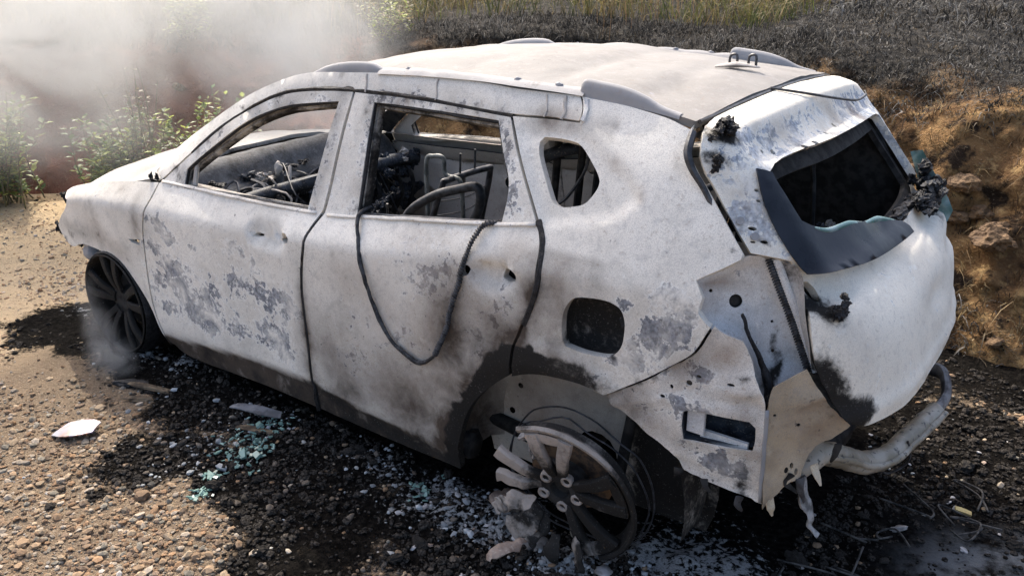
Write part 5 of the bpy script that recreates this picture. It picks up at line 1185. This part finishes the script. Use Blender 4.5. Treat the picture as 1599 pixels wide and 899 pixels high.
TANS = np.array([(.35, .245, .155), (.28, .19, .12), (.42, .32, .215), (.23, .165, .115), (.44, .37, .29), (.32, .20, .115), (.25, .225, .18)])
def stone_cols(xy, rng):
    ch, ash, pale = ground_cols(xy[:, 0], xy[:, 1]); n = len(xy)
    c = TANS[rng.integers(0, len(TANS), n)]*rng.uniform(.42, .88, (n, 1))*(1+.6*sst(-2.9, -3.6, xy[:, :1]))
    dk = rng.uniform(0, 1, n) < np.clip((ch-.15)*2.0, 0, .97)
    c[dk] = np.array((.0045, .004, .0036))*rng.uniform(.5, 2.4, (dk.sum(), 1))
    mid = dk & (rng.uniform(0, 1, n) < .07*(xy[:, 0] < .3)); c[mid] = np.array((.075, .062, .05))*rng.uniform(.5, 1.7, (mid.sum(), 1))
    a = rng.uniform(0, 1, n) < ash*.38; c[a] = np.array((.30, .315, .325))*rng.uniform(.5, 1.3, (a.sum(), 1))
    fl = rng.uniform(0, 1, n) < .005*(xy[:, 0] < .5); c[fl] = np.array((.36, .34, .31))
    return c
def pebbles(n, base, rmin, rmax, seed, p=2.6):
    rng = np.random.default_rng(seed); xy = seen(n, rng); B, Fb = base; Fb = np.array(Fb); m = len(B)
    r = rmin+(rmax-rmin)*rng.uniform(0, 1, n)**p
    s = r[:, None]*np.stack([rng.uniform(.8, 1.35, n), rng.uniform(.7, 1.1, n), rng.uniform(.45, .8, n)], 1)
    jit = 1+rng.uniform(-.22, .22, (n, m)); V = B[None]*jit[..., None]*s[:, None]
    a = rng.uniform(0, 6.28, n); ca, sa = np.cos(a)[:, None], np.sin(a)[:, None]
    tl = rng.uniform(-.4, .4, n)[:, None]
    z0 = V[..., 2]+tl*V[..., 0]
    Vx = V[..., 0]*ca-V[..., 1]*sa+xy[:, :1]; Vy = V[..., 0]*sa+V[..., 1]*ca+xy[:, 1:]
    Vz = z0+(ground_z(xy[:, 0], xy[:, 1])+s[:, 2]*.35)[:, None]
    C_ = np.repeat(stone_cols(xy, rng), m, 0)
    Fs = (Fb[None]+(np.arange(n)*m)[:, None, None]).reshape(-1, 3)
    return np.stack([Vx, Vy, Vz], -1).reshape(-1, 3), Fs, C_
g = [pebbles(36000, ICO1, .004, .013, 1), pebbles(7500, ICO1, .008, .021, 2, 1.8)]
V = np.concatenate([q[0] for q in g]); Fs = np.concatenate([g[0][1], g[1][1]+len(g[0][0])]); C_ = np.concatenate([q[2] for q in g])
gr = mesh_obj('gravel', V, Fs, STONEM, None, False, {'C': C_}); tag(gr, 'loose gravel and cinders scattered over the scorched dirt road', 'gravel', kind='stuff')
# the largest stones and clods, one by one
rng = np.random.default_rng(5); xy = seen(900, rng)
ch, ash, pale = ground_cols(xy[:, 0], xy[:, 1]); kinds = {'tan': 0, 'char': 0}
variants = {}
for knd in ('tan', 'char'):
    for v in range(10):
        V, Fs = lump_geo((0, 0, 0), (1.15, .85, .62), 600+v+(50 if knd == 'char' else 0), ICO2 if knd == 'tan' else ICO3, .8 if knd == 'tan' else .9, 1.3 if knd == 'tan' else 2.2)
        me_c = TANS[v % 7]*.65 if knd == 'tan' else np.array((.006, .0055, .005))*(1+.22*v)
        o = mesh_obj('stone', V, Fs, STONEM, None, False, {'C': np.tile(me_c, (len(V), 1))}); variants[(knd, v)] = o.data; bpy.data.objects.remove(o)
for i in range(len(xy)):
    knd = 'char' if ch[i] > .45 else 'tan'
    if kinds[knd] >= (150 if knd == 'tan' else 140): continue
    kinds[knd] += 1
    r = rng.uniform(.012, .021) if rng.uniform() < .85 else rng.uniform(.021, .034)
    o = bpy.data.objects.new('stone' if knd == 'tan' else 'cinder_lump', variants[(knd, int(rng.integers(0, 10)))]); col.objects.link(o)
    o.scale = (r, r, r*rng.uniform(.7, 1)); o.rotation_euler = (rng.uniform(-.3, .3), rng.uniform(-.3, .3), rng.uniform(0, 6.28))
    o.location = (xy[i][0], xy[i][1], float(ground_z(xy[i:i+1, 0], xy[i:i+1, 1])[0])+r*.25)
    if knd == 'tan': tag(o, 'tan pebble lying on the unburnt part of the dirt road', 'stone', 'tan stones on the road')
    else: tag(o, 'black cinder lump lying on the scorched ground by the car', 'cinder', 'cinder lumps on the scorched ground')
# ---------------- earth bank behind the car ----------------
TOE = catmull([(9, 1.2), (4, 1.45), (2, 1.62), (.8, 1.78), (-1, 2.05), (-3, 2.3), (-4.4, 2.05), (-5.4, 1.6), (-6.3, .9), (-7.3, -.4), (-9.5, -3), (-14, -7), (-24, -14)], 10)
TL = np.concatenate([[0], np.cumsum(np.linalg.norm(np.diff(TOE, axis=0), axis=1))])
TT = np.gradient(TOE, axis=0); TT /= np.linalg.norm(TT, axis=1, keepdims=True); TN = np.stack([TT[:, 1], -TT[:, 0]], 1)
PR = np.array([(-.05, -.12), (.06, .04), (.26, .24), (.48, .52), (.66, .82), (.84, 1.08), (1.04, 1.25), (1.35, 1.34), (1.9, 1.41), (3, 1.52), (6, 1.75), (14, 2.6), (40, 6), (120, 14)])
PS = np.concatenate([[0], np.cumsum(np.hypot(*np.diff(PR, axis=0).T))])
PRX, PRZ = pchip(PS, PR[:, 0]), pchip(PS, PR[:, 1])
def bank_pt(u, t):
    u = np.asarray(u, float); t = np.asarray(t, float)
    bx = np.interp(u, TL, TOE[:, 0]); by = np.interp(u, TL, TOE[:, 1]); nx = np.interp(u, TL, TN[:, 0]); ny = np.interp(u, TL, TN[:, 1])
    o = PRX(t); z = PRZ(t)*(1+.10*fbm(np.stack([u, 0*u, 0*u], -1), .5, 2, 7))
    P = np.stack([bx+nx*o, by+ny*o, z], -1)
    q = np.stack([u, t, 0*u], -1); face = sst(.05, .3, t)*sst(1.9, 1.5, t)
    d = face*(.22*fbm(q, 1.3, 4, 71)+.11*fbm(q, 5, 4, 72)+.045*fbm(q, 16, 3, 73)-.16*np.maximum(0, fbm(q*np.array([1.0, .35, 1]), 3, 3, 74)))+(1-face)*(.05*fbm(q, 1.5, 3, 75)+.02*fbm(q, 8, 3, 76))*sst(20, 6, t)
    P[..., 0] -= nx*d; P[..., 1] -= ny*d; P[..., 2] += .35*d
    return P
um = TL[np.argmin(np.abs(TOE[:, 0]-1.9))]; ue = TL[np.argmin(np.abs(TOE[:, 0]+8.6))]
us = np.concatenate([np.linspace(0, um, 40)[:-1], np.arange(um, ue, .035), np.linspace(ue, TL[-1], 60)[1:]])
ts = np.concatenate([np.arange(0, 2.2, .03), PS[7]+.25+np.geomspace(.35, PS[-1]-PS[7]-.3, 40)]); ts = np.unique(np.clip(ts, 0, PS[-1]))
U_, T_ = np.meshgrid(us, ts, indexing='ij'); V = bank_pt(U_.ravel(), T_.ravel())
t = NT('bank_soil'); zz = t.n('ShaderNodeSeparateXYZ', {'Vector': t.co}).outputs
n1 = t.noise(2.2, 6, .6); n2 = t.noise(11, 8, .65); n3 = t.noise(60, 5, .6)
red = t.rng(zz[0], -3.8, -4.8)
soil = t.mix(t.rng(n1, .35, .65), (.26, .155, .07), (.12, .068, .034)); soil = t.mix(t.rng(n2, .5, .7), soil, (.40, .27, .125)); soil = t.mix(t.rng(n2, .45, .3), soil, (.035, .022, .015))
soil = t.mix(t.m('MULTIPLY', t.rng(t.noise(3.1, 5, .6), .52, .6), t.m('SUBTRACT', 1, red)), soil, (.028, .019, .013))
soil = t.mix(red, soil, t.mix(n2, (.27, .105, .065), (.15, .062, .045)))
soil = t.mix(t.m('MULTIPLY', t.rng(n3, .6, .72), .5), soil, (.42, .33, .21))
hi = t.rng(t.m('ADD', zz[2], t.m('MULTIPLY_ADD', n1, .5, -.25)), 1.08, 1.3)
c = t.mix(hi, soil, t.mix(t.rng(n2, .4, .6), (.012, .0115, .011), (.05, .045, .038)))
t.bump(t.m('ADD', n2, t.m('MULTIPLY', n3, .6)), 1.0, .05)
BANKM = t.out(c, .95, 0, .1)
bank = mesh_obj('bank', V, grid_faces(len(us), len(ts)), BANKM, None, True); tag(bank, 'eroded brown and red earth bank behind the car', 'bank', kind='structure')

# ---------------- grass on the bank ----------------
t = NT('grass_blade'); cc = t.attr('C').outputs['Color']; BLADEM = t.out(cc, .7, 0, .3)
tr = t.n('ShaderNodeBsdfTranslucent', {'Color': cc}); mx = t.n('ShaderNodeMixShader', {'Fac': .35}); t.t.links.new(t.b.outputs[0], mx.inputs[1]); t.t.links.new(tr.outputs[0], mx.inputs[2]); t.t.links.new(mx.outputs[0], t.o.inputs['Surface'])
def blades(P, hgt, wid, bend, cols, rng, curl=.6, lean=None):
    n = len(P); a = rng.uniform(0, 6.28, n); d = np.stack([np.cos(a), np.sin(a), 0*a], 1); b = rng.uniform(0, 6.28, n); w = np.stack([np.cos(b), np.sin(b), 0*b], 1)*wid[:, None]
    be = bend*rng.uniform(.2, 1, n); V = np.zeros((n, 7, 3))
    for k, (f, ww) in enumerate(((0, 1), (.4, .9), (.75, .6), (1, 0))):
        c = P+d*(hgt*be*f**1.8)[:, None]+np.array([0, 0, 1])*(hgt*(f-curl*be*f**2.5))[:, None]
        if lean is not None: c = c+lean*(hgt*f)[:, None]
        if k < 3: V[:, 2*k] = c-w*ww*.5; V[:, 2*k+1] = c+w*ww*.5
        else: V[:, 6] = c
    F0 = np.array([[0, 1, 3, -1], [0, 3, 2, -1], [2, 3, 5, -1], [2, 5, 4, -1], [4, 5, 6, -1]])[:, :3]
    Fs = (F0[None]+(np.arange(n)*7)[:, None, None]).reshape(-1, 3)
    return V.reshape(-1, 3), Fs, np.repeat(cols, 7, 0)
def grass(name, label, n, ur, tr_, h0, h1, w0, w1, bend, pal, seed, clump=.3, curl=.6, thr=None, tpow=1.):
    rng = np.random.default_rng(seed); nc = max(1, n//14)
    cu = rng.uniform(ur[0], ur[1], nc); ct = tr_[0]+(tr_[1]-tr_[0])*rng.uniform(0, 1, nc)**tpow
    k = rng.integers(0, nc, n); u = cu[k]+rng.normal(0, clump*.5, n); tt = np.clip(ct[k]+rng.normal(0, clump*.5, n), tr_[0], tr_[1])
    P = bank_pt(u, tt); pal = np.array(pal); cols = pal[(rng.integers(0, len(pal), nc))[k]]*rng.uniform(.6, 1.35, (n, 1))
    cl = rng.uniform(.6, 1.3, nc)[k]
    V, Fs, C_ = blades(P-np.array([0, 0, .02]), rng.uniform(h0, h1, n)*cl, rng.uniform(w0, w1, n), bend, cols, rng, curl)
    o = mesh_obj(name, V, Fs, BLADEM, None, True, {'C': C_}); tag(o, label, 'grass', kind='stuff'); return o
UX = lambda x: float(np.interp(-x, -TOE[:, 0], TL))
BK = [(.010, .010, .010), (.016, .016, .016), (.03, .029, .027), (.007, .007, .007), (.06, .058, .055), (.13, .127, .12), (.04, .033, .022)]
ASHG = [(.06, .06, .057), (.13, .13, .125), (.03, .03, .028), (.22, .21, .195), (.018, .018, .018), (.09, .07, .045)]
GREENS = [(.07, .085, .025), (.11, .11, .035), (.17, .14, .06), (.045, .055, .02), (.20, .155, .08), (.10, .075, .04)]
DRY = [(.20, .14, .07), (.13, .085, .042), (.30, .225, .12), (.09, .055, .03), (.06, .04, .022)]
grass('burnt_grass', 'scorched black and ash grey grass covering the top of the bank', 30000, (UX(2.6), UX(-1.2)), (PS[5]+.05, PS[8]+.9), .03, .12, .003, .008, 1.4, BK, 1, .12, 1.0)
grass('burnt_grass', 'narrow strip of scorched black grass along the edge of the bank', 20000, (UX(-.6), UX(-6.5)), (PS[5]+.08, PS[7]+.25), .04, .15, .003, .008, 1.2, BK, 11, .12, .9)
grass('ash_grass', 'curled ash grey grass on the bank edge', 24000, (UX(2.4), UX(-1.6)), (PS[5]-.05, PS[8]+1.4), .03, .09, .004, .012, 1.5, ASHG, 2, .08, 1.1)
grass('green_grass', 'green and straw coloured standing grass behind the burnt strip', 34000, (UX(-1.4), UX(-9.5)), (PS[7]+.2, PS[9]+5), .10, .48, .004, .010, 1.1, GREENS, 3, .25, .7)
grass('charred_field', 'charred field of grass stubble above the bank', 30000, (UX(4.5), UX(-1.3)), (PS[8]+.4, PS[10]+3.5), .06, .20, .005, .013, 1.3, BK+ASHG[:3], 4, .2, .9)
grass('dry_straw', 'dry straw and exposed roots hanging from the bank face', 9000, (UX(2.6), UX(-4)), (.25, PS[5]+.1), .05, .20, .003, .007, 1.3, DRY, 5, .05, 1.1)
grass('dry_stalks', 'tall thin dry stalks standing on the bank top', 90, (UX(-.8), UX(-5)), (PS[6], PS[8]+1.0), .3, .7, .004, .007, .25, [(.22, .15, .08), (.30, .22, .13), (.15, .10, .06)], 6, .3, .2)
grass('litter', 'burnt straw and ash litter along the foot of the bank', 9000, (UX(2.2), UX(-3)), (.02, .45), .03, .12, .004, .010, 1.4, ASHG+DRY[:3], 8, .08, 1.1)
# clods at the foot of the bank
rng = np.random.default_rng(9); CLODM = two_tone('dry_clod', (.085, .05, .026), (.16, .10, .052), 9, bump=1.0, bd=.03, c3=(.03, .02, .014))
for k in range(60):
    u = rng.uniform(UX(2.2), UX(-.5)) if k < 48 else rng.uniform(UX(-3), UX(-6)); p = bank_pt(np.array([u]), np.array([rng.uniform(.08, .35) if k % 2 else rng.uniform(.3, 1.3)]))[0]
    r = rng.uniform(.03, .09); lo = lump('soil_clod', (0, 0, 0), (r*1.2, r, r*.75), CLODM, None, 700+k, ICO3, 1.0, 1.3, False, 5); lo.location = p+np.array([0, -.02, r*.2])
    tag(lo, 'brown soil clod on the face or foot of the earth bank', 'clod', 'soil clods along the foot of the bank')

# ---------------- weeds at the left end of the bank ----------------
t = NT('weed_leaf'); cc = t.attr('C').outputs['Color']; LEAFM = t.out(cc, .5, 0, .4)
tr = t.n('ShaderNodeBsdfTranslucent', {'Color': cc}); mx = t.n('ShaderNodeMixShader', {'Fac': .45}); t.t.links.new(t.b.outputs[0], mx.inputs[1]); t.t.links.new(tr.outputs[0], mx.inputs[2]); t.t.links.new(mx.outputs[0], t.o.inputs['Surface'])
STEMM = two_tone('weed_stem', (.10, .09, .04), (.17, .14, .07), 30)
def weed(label, loc, hgt, spread, nst, seed, pal, leaf=.035, dens=26):
    nst = int(nst*1.8); dens = int(dens*1.7); leaf *= 1.15
    rng = np.random.default_rng(seed); root = empty('weed_plant', loc); tag(root, label, 'weed', 'weeds growing beside the road')
    gs = []; LV = []; LC = []
    pal = np.array(pal)
    for s in range(nst):
        a = rng.uniform(0, 6.28); h_ = hgt*rng.uniform(.55, 1.05); o = spread*rng.uniform(.1, 1); b0 = rng.normal(0, spread*.25, 2)
        pts = np.array([(b0[0]+math.cos(a)*o*f**1.5+.02*rng.normal(), b0[1]+math.sin(a)*o*f**1.5+.02*rng.normal(), h_*f) for f in np.linspace(0, 1, 5)])
        pc = catmull(pts, 4); gs.append(tube_geo(pc, np.linspace(.007, .002, len(pc)), 5))
        for q in range(dens):
            f = rng.uniform(.15, 1.0); p = pc[int(f*(len(pc)-1))]; b = rng.uniform(0, 6.28); l = leaf*rng.uniform(.5, 1.4); el = rng.uniform(-.3, .8)
            d = np.array([math.cos(b)*math.cos(el), math.sin(b)*math.cos(el), math.sin(el)]); w = np.cross(d, [0, 0, 1]); w /= np.linalg.norm(w)+1e-6; up = np.cross(w, d)
            p0 = p+d*.01
            LV += [p0, p0+d*l*.5+w*l*.32+up*l*.06, p0+d*l, p0+d*l*.5-w*l*.32+up*l*.06, p0+d*l*.5-up*l*.03]
            LC.append(pal[rng.integers(0, len(pal))]*rng.uniform(.6, 1.3))
    V, Fs = merge(*gs); mesh_obj('stem', V, Fs, STEMM, root)
    LV = np.array(LV); n = len(LV)//5; F0 = np.array([[0, 1, 4], [1, 2, 4], [2, 3, 4], [3, 0, 4]]); Fs = (F0[None]+(np.arange(n)*5)[:, None, None]).reshape(-1, 3)
    mesh_obj('leaves', LV, Fs, LEAFM, root, False, {'C': np.repeat(np.array(LC), 5, 0)})
    return root
YG = [(.30, .36, .06), (.22, .28, .05), (.38, .40, .10), (.15, .20, .04)]; DG = [(.08, .13, .04), (.11, .17, .05), (.14, .20, .06)]; DRYL = [(.28, .22, .12), (.18, .14, .07), (.12, .13, .05)]
weed('leafy yellow green weed growing close behind the hood of the car', (-4.5, 1.0, 0), .75, .40, 16, 1, YG, .05)
weed('bright green bushy weed between the hood and the red bank', (-5.0, 1.35, .05), .85, .45, 16, 2, YG+DG[:1], .05)
weed('low spreading green weed at the road edge ahead of the car', (-5.6, .75, 0), .5, .45, 16, 3, YG+DG, .05)
weed('dark green dense weed at the foot of the red bank', (-5.8, .85, 0), .75, .5, 18, 4, DG+YG[:1], .055)
weed('tall half dry weed with brown seed stems', (-5.4, .95, 0), 1.15, .25, 9, 5, DRYL, .035, 20)
weed('pale smoke veiled weed clump at the far bend of the road', (-6.5, .2, 0), .95, .6, 20, 6, DG+YG, .06)
weed('tall leafy weed clump on the far side of the road bend', (-7.2, -.8, 0), 1.1, .7, 20, 7, DG+YG, .06)
weed('green weed overhanging the top edge of the red bank', (*bank_pt(np.array([UX(-5.8)]), np.array([PS[6]]))[0],), .45, .4, 14, 8, YG+DG, .05)
weed('small green weed rooted in the top edge of the burnt bank', (*bank_pt(np.array([UX(-4.3)]), np.array([PS[6]]))[0],), .4, .35, 12, 9, YG+DRYL, .04)

# ---------------- debris on the ground ----------------
def gz(x, y): return float(ground_z(np.array([x]), np.array([y]))[0])
FOIL = NT('heat_tinted_foil'); n1 = FOIL.noise(9, 4); n2 = FOIL.noise(14, 4, vec=None)
c = FOIL.mix(FOIL.rng(n1, .4, .6), (.24, .24, .265), (.26, .165, .13)); c = FOIL.mix(FOIL.rng(n2, .52, .66), c, (.26, .25, .36)); FOIL.bump(n1, .4, .01); FOIL = FOIL.out(c, .3, .25, .5)
def sheet(name, label, cat, poly, loc, rot, mat, th_=.004, wob=.02, seed=0, h=.02, group=None, sm=1):
    P = chaikin(poly, sm) if sm else np.array(poly, float); v, f = triangulate(P, [], h)
    z = wob*fbm(np.stack([v[:, 0], v[:, 1], 0*v[:, 0]], 1), 9, 3, seed); V = np.concatenate([np.column_stack([v, z+th_]), np.column_stack([v, z])]); n = len(v)
    Fs = f.tolist()+[[a+n, c_+n, b+n] for a, b, c_ in f.tolist()]; E = {}
    for tt in f.tolist():
        for a, b in ((tt[0], tt[1]), (tt[1], tt[2]), (tt[2], tt[0])):
            if (b, a) in E: del E[(b, a)]
            else: E[(a, b)] = 1
    Fs += [[b, a, a+n, b+n] for a, b in E]
    o = mesh_obj(name, V, Fs, mat, None, True, {'M': np.zeros((2*n, 3))}, sharp=50); o.location = loc; o.rotation_euler = rot; tag(o, label, cat, group); return o
sheet('glossy_scrap', 'glossy white heat tinted scrap lying flat on the gravel', 'scrap', [(-.10, -.03), (-.05, .05), (.04, .07), (.10, .04), (.09, -.03), (.03, -.055), (-.03, -.06)], (-2.13, -1.48, gz(-2.13, -1.48)+.03), (.15, -.10, .6), FOIL, .006, .012, 1)
PGL = NT('pale_green_glass'); PGL = PGL.out((.17, .27, .235), .25, 0, .5)
rng = np.random.default_rng(31); vs = []
for v in range(6):
    a = np.sort(rng.uniform(0, 6.28, 5)); P = np.stack([np.cos(a)*rng.uniform(.7, 1.2, 5), np.sin(a)*rng.uniform(.6, 1, 5)], 1); n = 5
    V = np.concatenate([np.column_stack([P, np.full(n, .22)]), np.column_stack([P*1.05, np.full(n, -.22)])]); Fs = [list(range(n)), [n+i for i in range(n)][::-1]]+[[i, n+i, n+(i+1) % n, (i+1) % n] for i in range(n)]
    o = mesh_obj('g', V, Fs, PGL, None, False); vs.append(o.data); bpy.data.objects.remove(o)
GL = GB['glass']
for k in range(210):
    bx, by, r, a = GL[rng.integers(0, len(GL))]; x, y = bx+rng.normal(0, r*.55), by+rng.normal(0, r*.55); s = rng.uniform(.006, .016)
    if k < 5: s = .03
    o = bpy.data.objects.new('glass_shard', vs[int(rng.integers(0, 6))]); col.objects.link(o); o.scale = (s, s, s); o.location = (x, y, gz(x, y)+s*.4+.006); o.rotation_euler = (rng.uniform(-.6, .6), rng.uniform(-.6, .6), rng.uniform(0, 6.28))
    tag(o, 'pale green piece of broken window glass on the charred gravel', 'glass shard', 'broken window glass on the ground')
# brick fragment, melted alloy, bark, stick
BRK = two_tone('scorched_alloy_lump', (.30, .23, .185), (.19, .135, .105), 14, c3=(.36, .30, .25))
V, Fs = tube_geo(catmull([(-.07, 0, .0), (-.05, .005, .012), (-.01, .0, .014), (.03, -.004, .012), (.07, .0, .016), (.095, -.01, .012)], 5), np.interp(np.linspace(0, 1, 26), [0, .3, .6, .8, 1], [.014, .030, .022, .015, .012]), 10, squash=.4)
V += np.stack([fbm(V, 22, 3, q) for q in (1, 2, 3)], 1)*.020
o = mesh_obj('melted_fragment', V, Fs, BRK, None, False, {'M': np.zeros((len(V), 3))}); o.location = (-.10, -.99, gz(-.1, -.99)+.03); o.rotation_euler = (0, -.25, 1.05); tag(o, 'long pinkish melted metal fragment lying in front of the rear wheel', 'fragment')
ALP = two_tone('pale_melted_metal', (.36, .35, .355), (.22, .20, .185), 16, rough=.4, spec=.5)
for k, (x, y, s, lab) in enumerate(((-.10, -.86, .055, 'flat silvery splash of melted metal beside the rear rim'), (-.27, -.74, .07, 'pinkish slab of melted metal lying under the broken rear spokes'), (.22, -.86, .04, 'small silvery drop of melted metal in the ash behind the rear rim'), (.98, .02, .03, 'crumpled pale metal scrap below the hanging bumper beam'))):
    V, Fs = lump_geo((0, 0, 0), (s*1.3, s*.8, s*.3), 800+k, ICO3, .8, 1.4); o = mesh_obj('melted_metal', V, Fs, ALP if k != 1 else BRK, None, True); o.location = (x, y, gz(x, y)+s*.2); o.rotation_euler = (.1, .2*k, k); tag(o, lab, 'metal scrap')
BARKM = two_tone('bark', (.05, .035, .022), (.15, .11, .07), 20)
for (x, y, l, w, rz, m, nm, lab, cat) in ((-2.38, -1.08, .16, .03, .5, CHAR, 'burnt_block', 'black burnt block lying below the front wheel', 'block'), (-2.24, -1.05, .2, .022, .35, BARKM, 'wood_piece', 'brown stick of wood lying by the front wheel', 'wood'), (-2.18, -1.14, .15, .02, .55, BARKM, 'wood_piece', 'second short brown stick of wood below the front wheel', 'wood'),
    (-1.50, -1.00, .24, .014, .45, BARKM, 'wood_piece', 'thin curved stick among the green glass below the front door', 'wood')):
    V, Fs = lump_geo((0, 0, 0), (l*.5, w*1.1, w*.6), int(l*1000), ICO3, .9, 1.3)
    o = mesh_obj(nm, V, Fs, m, None, False, {'M': np.zeros((len(V), 3))}); o.location = (x, y, gz(x, y)+w*.7); o.rotation_euler = (0, .05, rz); tag(o, lab, cat)
sheet('metal_strip', 'bent grey metal strip among the green glass below the front door', 'scrap', [(-.12, -.02), (-.1, .02), (.0, .03), (.12, .025), (.13, -.01), (.02, -.03)], (-1.58, -.93, gz(-1.58, -.93)+.03), (.1, .1, .4), two_tone('dull_strip', (.20, .20, .21), (.10, .10, .105), 16, rough=.5), .005, .03, 3)
sheet('wood_chip', 'yellow wood chip on the black ground behind the car', 'wood', [(-.03, -.012), (-.03, .012), (.0, .016), (.03, .01), (.028, -.012)], (1.16, .24, gz(1.16, .24)+.015), (.1, .2, .3), two_tone('yellow_wood', (.45, .36, .16), (.36, .27, .12), 30), .008, .004, 4)
# burnt wiring and small scraps behind the car
WIREM = two_tone('burnt_wire', (.015, .015, .015), (.09, .085, .08), 25)
for k, (x, y) in enumerate(((.93, -.12), (1.0, .1), (1.10, .1), (.88, -.28), (1.2, .35), (1.0, -.05), (.8, -.5), (1.25, .1))):
    pts = [(rng.normal(0, .07), rng.normal(0, .07), .012+.02*rng.uniform()) for _ in range(5)]
    pc = catmull(pts, 6); V, Fs = tube_geo(pc, .004, 5); o = mesh_obj('burnt_wire', V, Fs, WIREM); o.location = (x, y, gz(x, y)+.005); tag(o, 'thin curled burnt wire on the black ground behind the car', 'wire', 'burnt wires behind the car')
for k in range(60):
    x, y = (rng.uniform(.3, 1.45), rng.uniform(-1.0, .9)) if k < 34 else (rng.uniform(-.6, .4), rng.uniform(-1.15, -.8))
    s = rng.uniform(.004, .011); V, Fs = lump_geo((0, 0, 0), (s*1.4, s, s*.4), 900+k, ICO2, 1.0, 1.8); o = mesh_obj('ash_flake', V, Fs, ALP if k % 3 else BRK, None, False); o.location = (x, y, gz(x, y)+s*.3+.004); o.rotation_euler = (rng.uniform(-.4, .4), rng.uniform(-.4, .4), rng.uniform(0, 6))
    tag(o, 'pale ash flake lying on the black ground near the rear wheel', 'ash flake', 'ash flakes on the ground')

# ---------------- smoke ----------------
def smoke(name, label, lo, hi, blobs, dens, nscale, thr=.42, col_=(.66, .675, .68), aniso=.2):
    c = [(a+b)/2 for a, b in zip(lo, hi)]; V, Fs = box_geo((0, 0, 0), [b-a for a, b in zip(lo, hi)])
    m = bpy.data.materials.new(name); m.use_nodes = True; t = NT.__new__(NT); t.mat = m; t.t = m.node_tree; t.o = t.t.nodes['Material Output']; t.t.nodes.remove(t.t.nodes['Principled BSDF'])
    t.co = t.n('ShaderNodeTexCoord').outputs['Object']
    tot = None
    for (x, y, z, rx, ry, rz, a) in blobs:
        mp = t.n('ShaderNodeVectorMath', {0: t.co, 1: (x-c[0], y-c[1], z-c[2])}, operation='SUBTRACT').outputs[0]
        mp = t.n('ShaderNodeVectorMath', {0: mp, 1: (1/rx, 1/ry, 1/rz)}, operation='MULTIPLY').outputs[0]
        ln = t.n('ShaderNodeVectorMath', {0: mp}, operation='LENGTH').outputs['Value']
        f = t.rng(ln, 1.0, .1, 0, a); tot = f if tot is None else t.m('ADD', tot, f)
    n = t.noise(nscale, 5, .6, dist=1.2)
    d = t.m('MULTIPLY', tot, t.rng(n, thr-.08, thr+.20, .06, 1))
    d = t.m('MULTIPLY', d, dens)
    pv = t.n('ShaderNodeVolumePrincipled', {'Color': (*col_, 1), 'Density': d, 'Anisotropy': aniso})
    t.t.links.new(pv.outputs[0], t.o.inputs['Volume'])
    o = mesh_obj(name, V, Fs, m, None, False); o.location = c; tag(o, label, 'smoke', kind='stuff'); return o
smoke('smoke', 'grey smoke drifting from the engine bay across the bank', (-8.2, -1.6, .2), (-2.55, 3.2, 3.6),
      [(-3.3, .95, 1.5, .95, .85, 1.15, 1.0), (-4.3, 1.0, 2.1, 1.2, 1.0, 1.2, .8), (-5.6, .3, 1.6, 1.5, 1.4, 1.5, .75), (-6.8, -.3, 1.7, 1.4, 1.3, 1.5, .7), (-5.0, .4, .9, 1.6, 1.0, .7, .14)], 2.0, 1.15)
smoke('wheel_smoke', 'thin wisp of smoke rising from the ground at the front wheel', (-3.1, -1.3, -.02), (-2.3, -.80, .75), [(-2.60, -1.04, .06, .20, .14, .16, 1.0), (-2.70, -1.02, .16, .14, .11, .2, .6), (-2.80, -1.0, .32, .12, .09, .22, .25)], 7.0, 6)
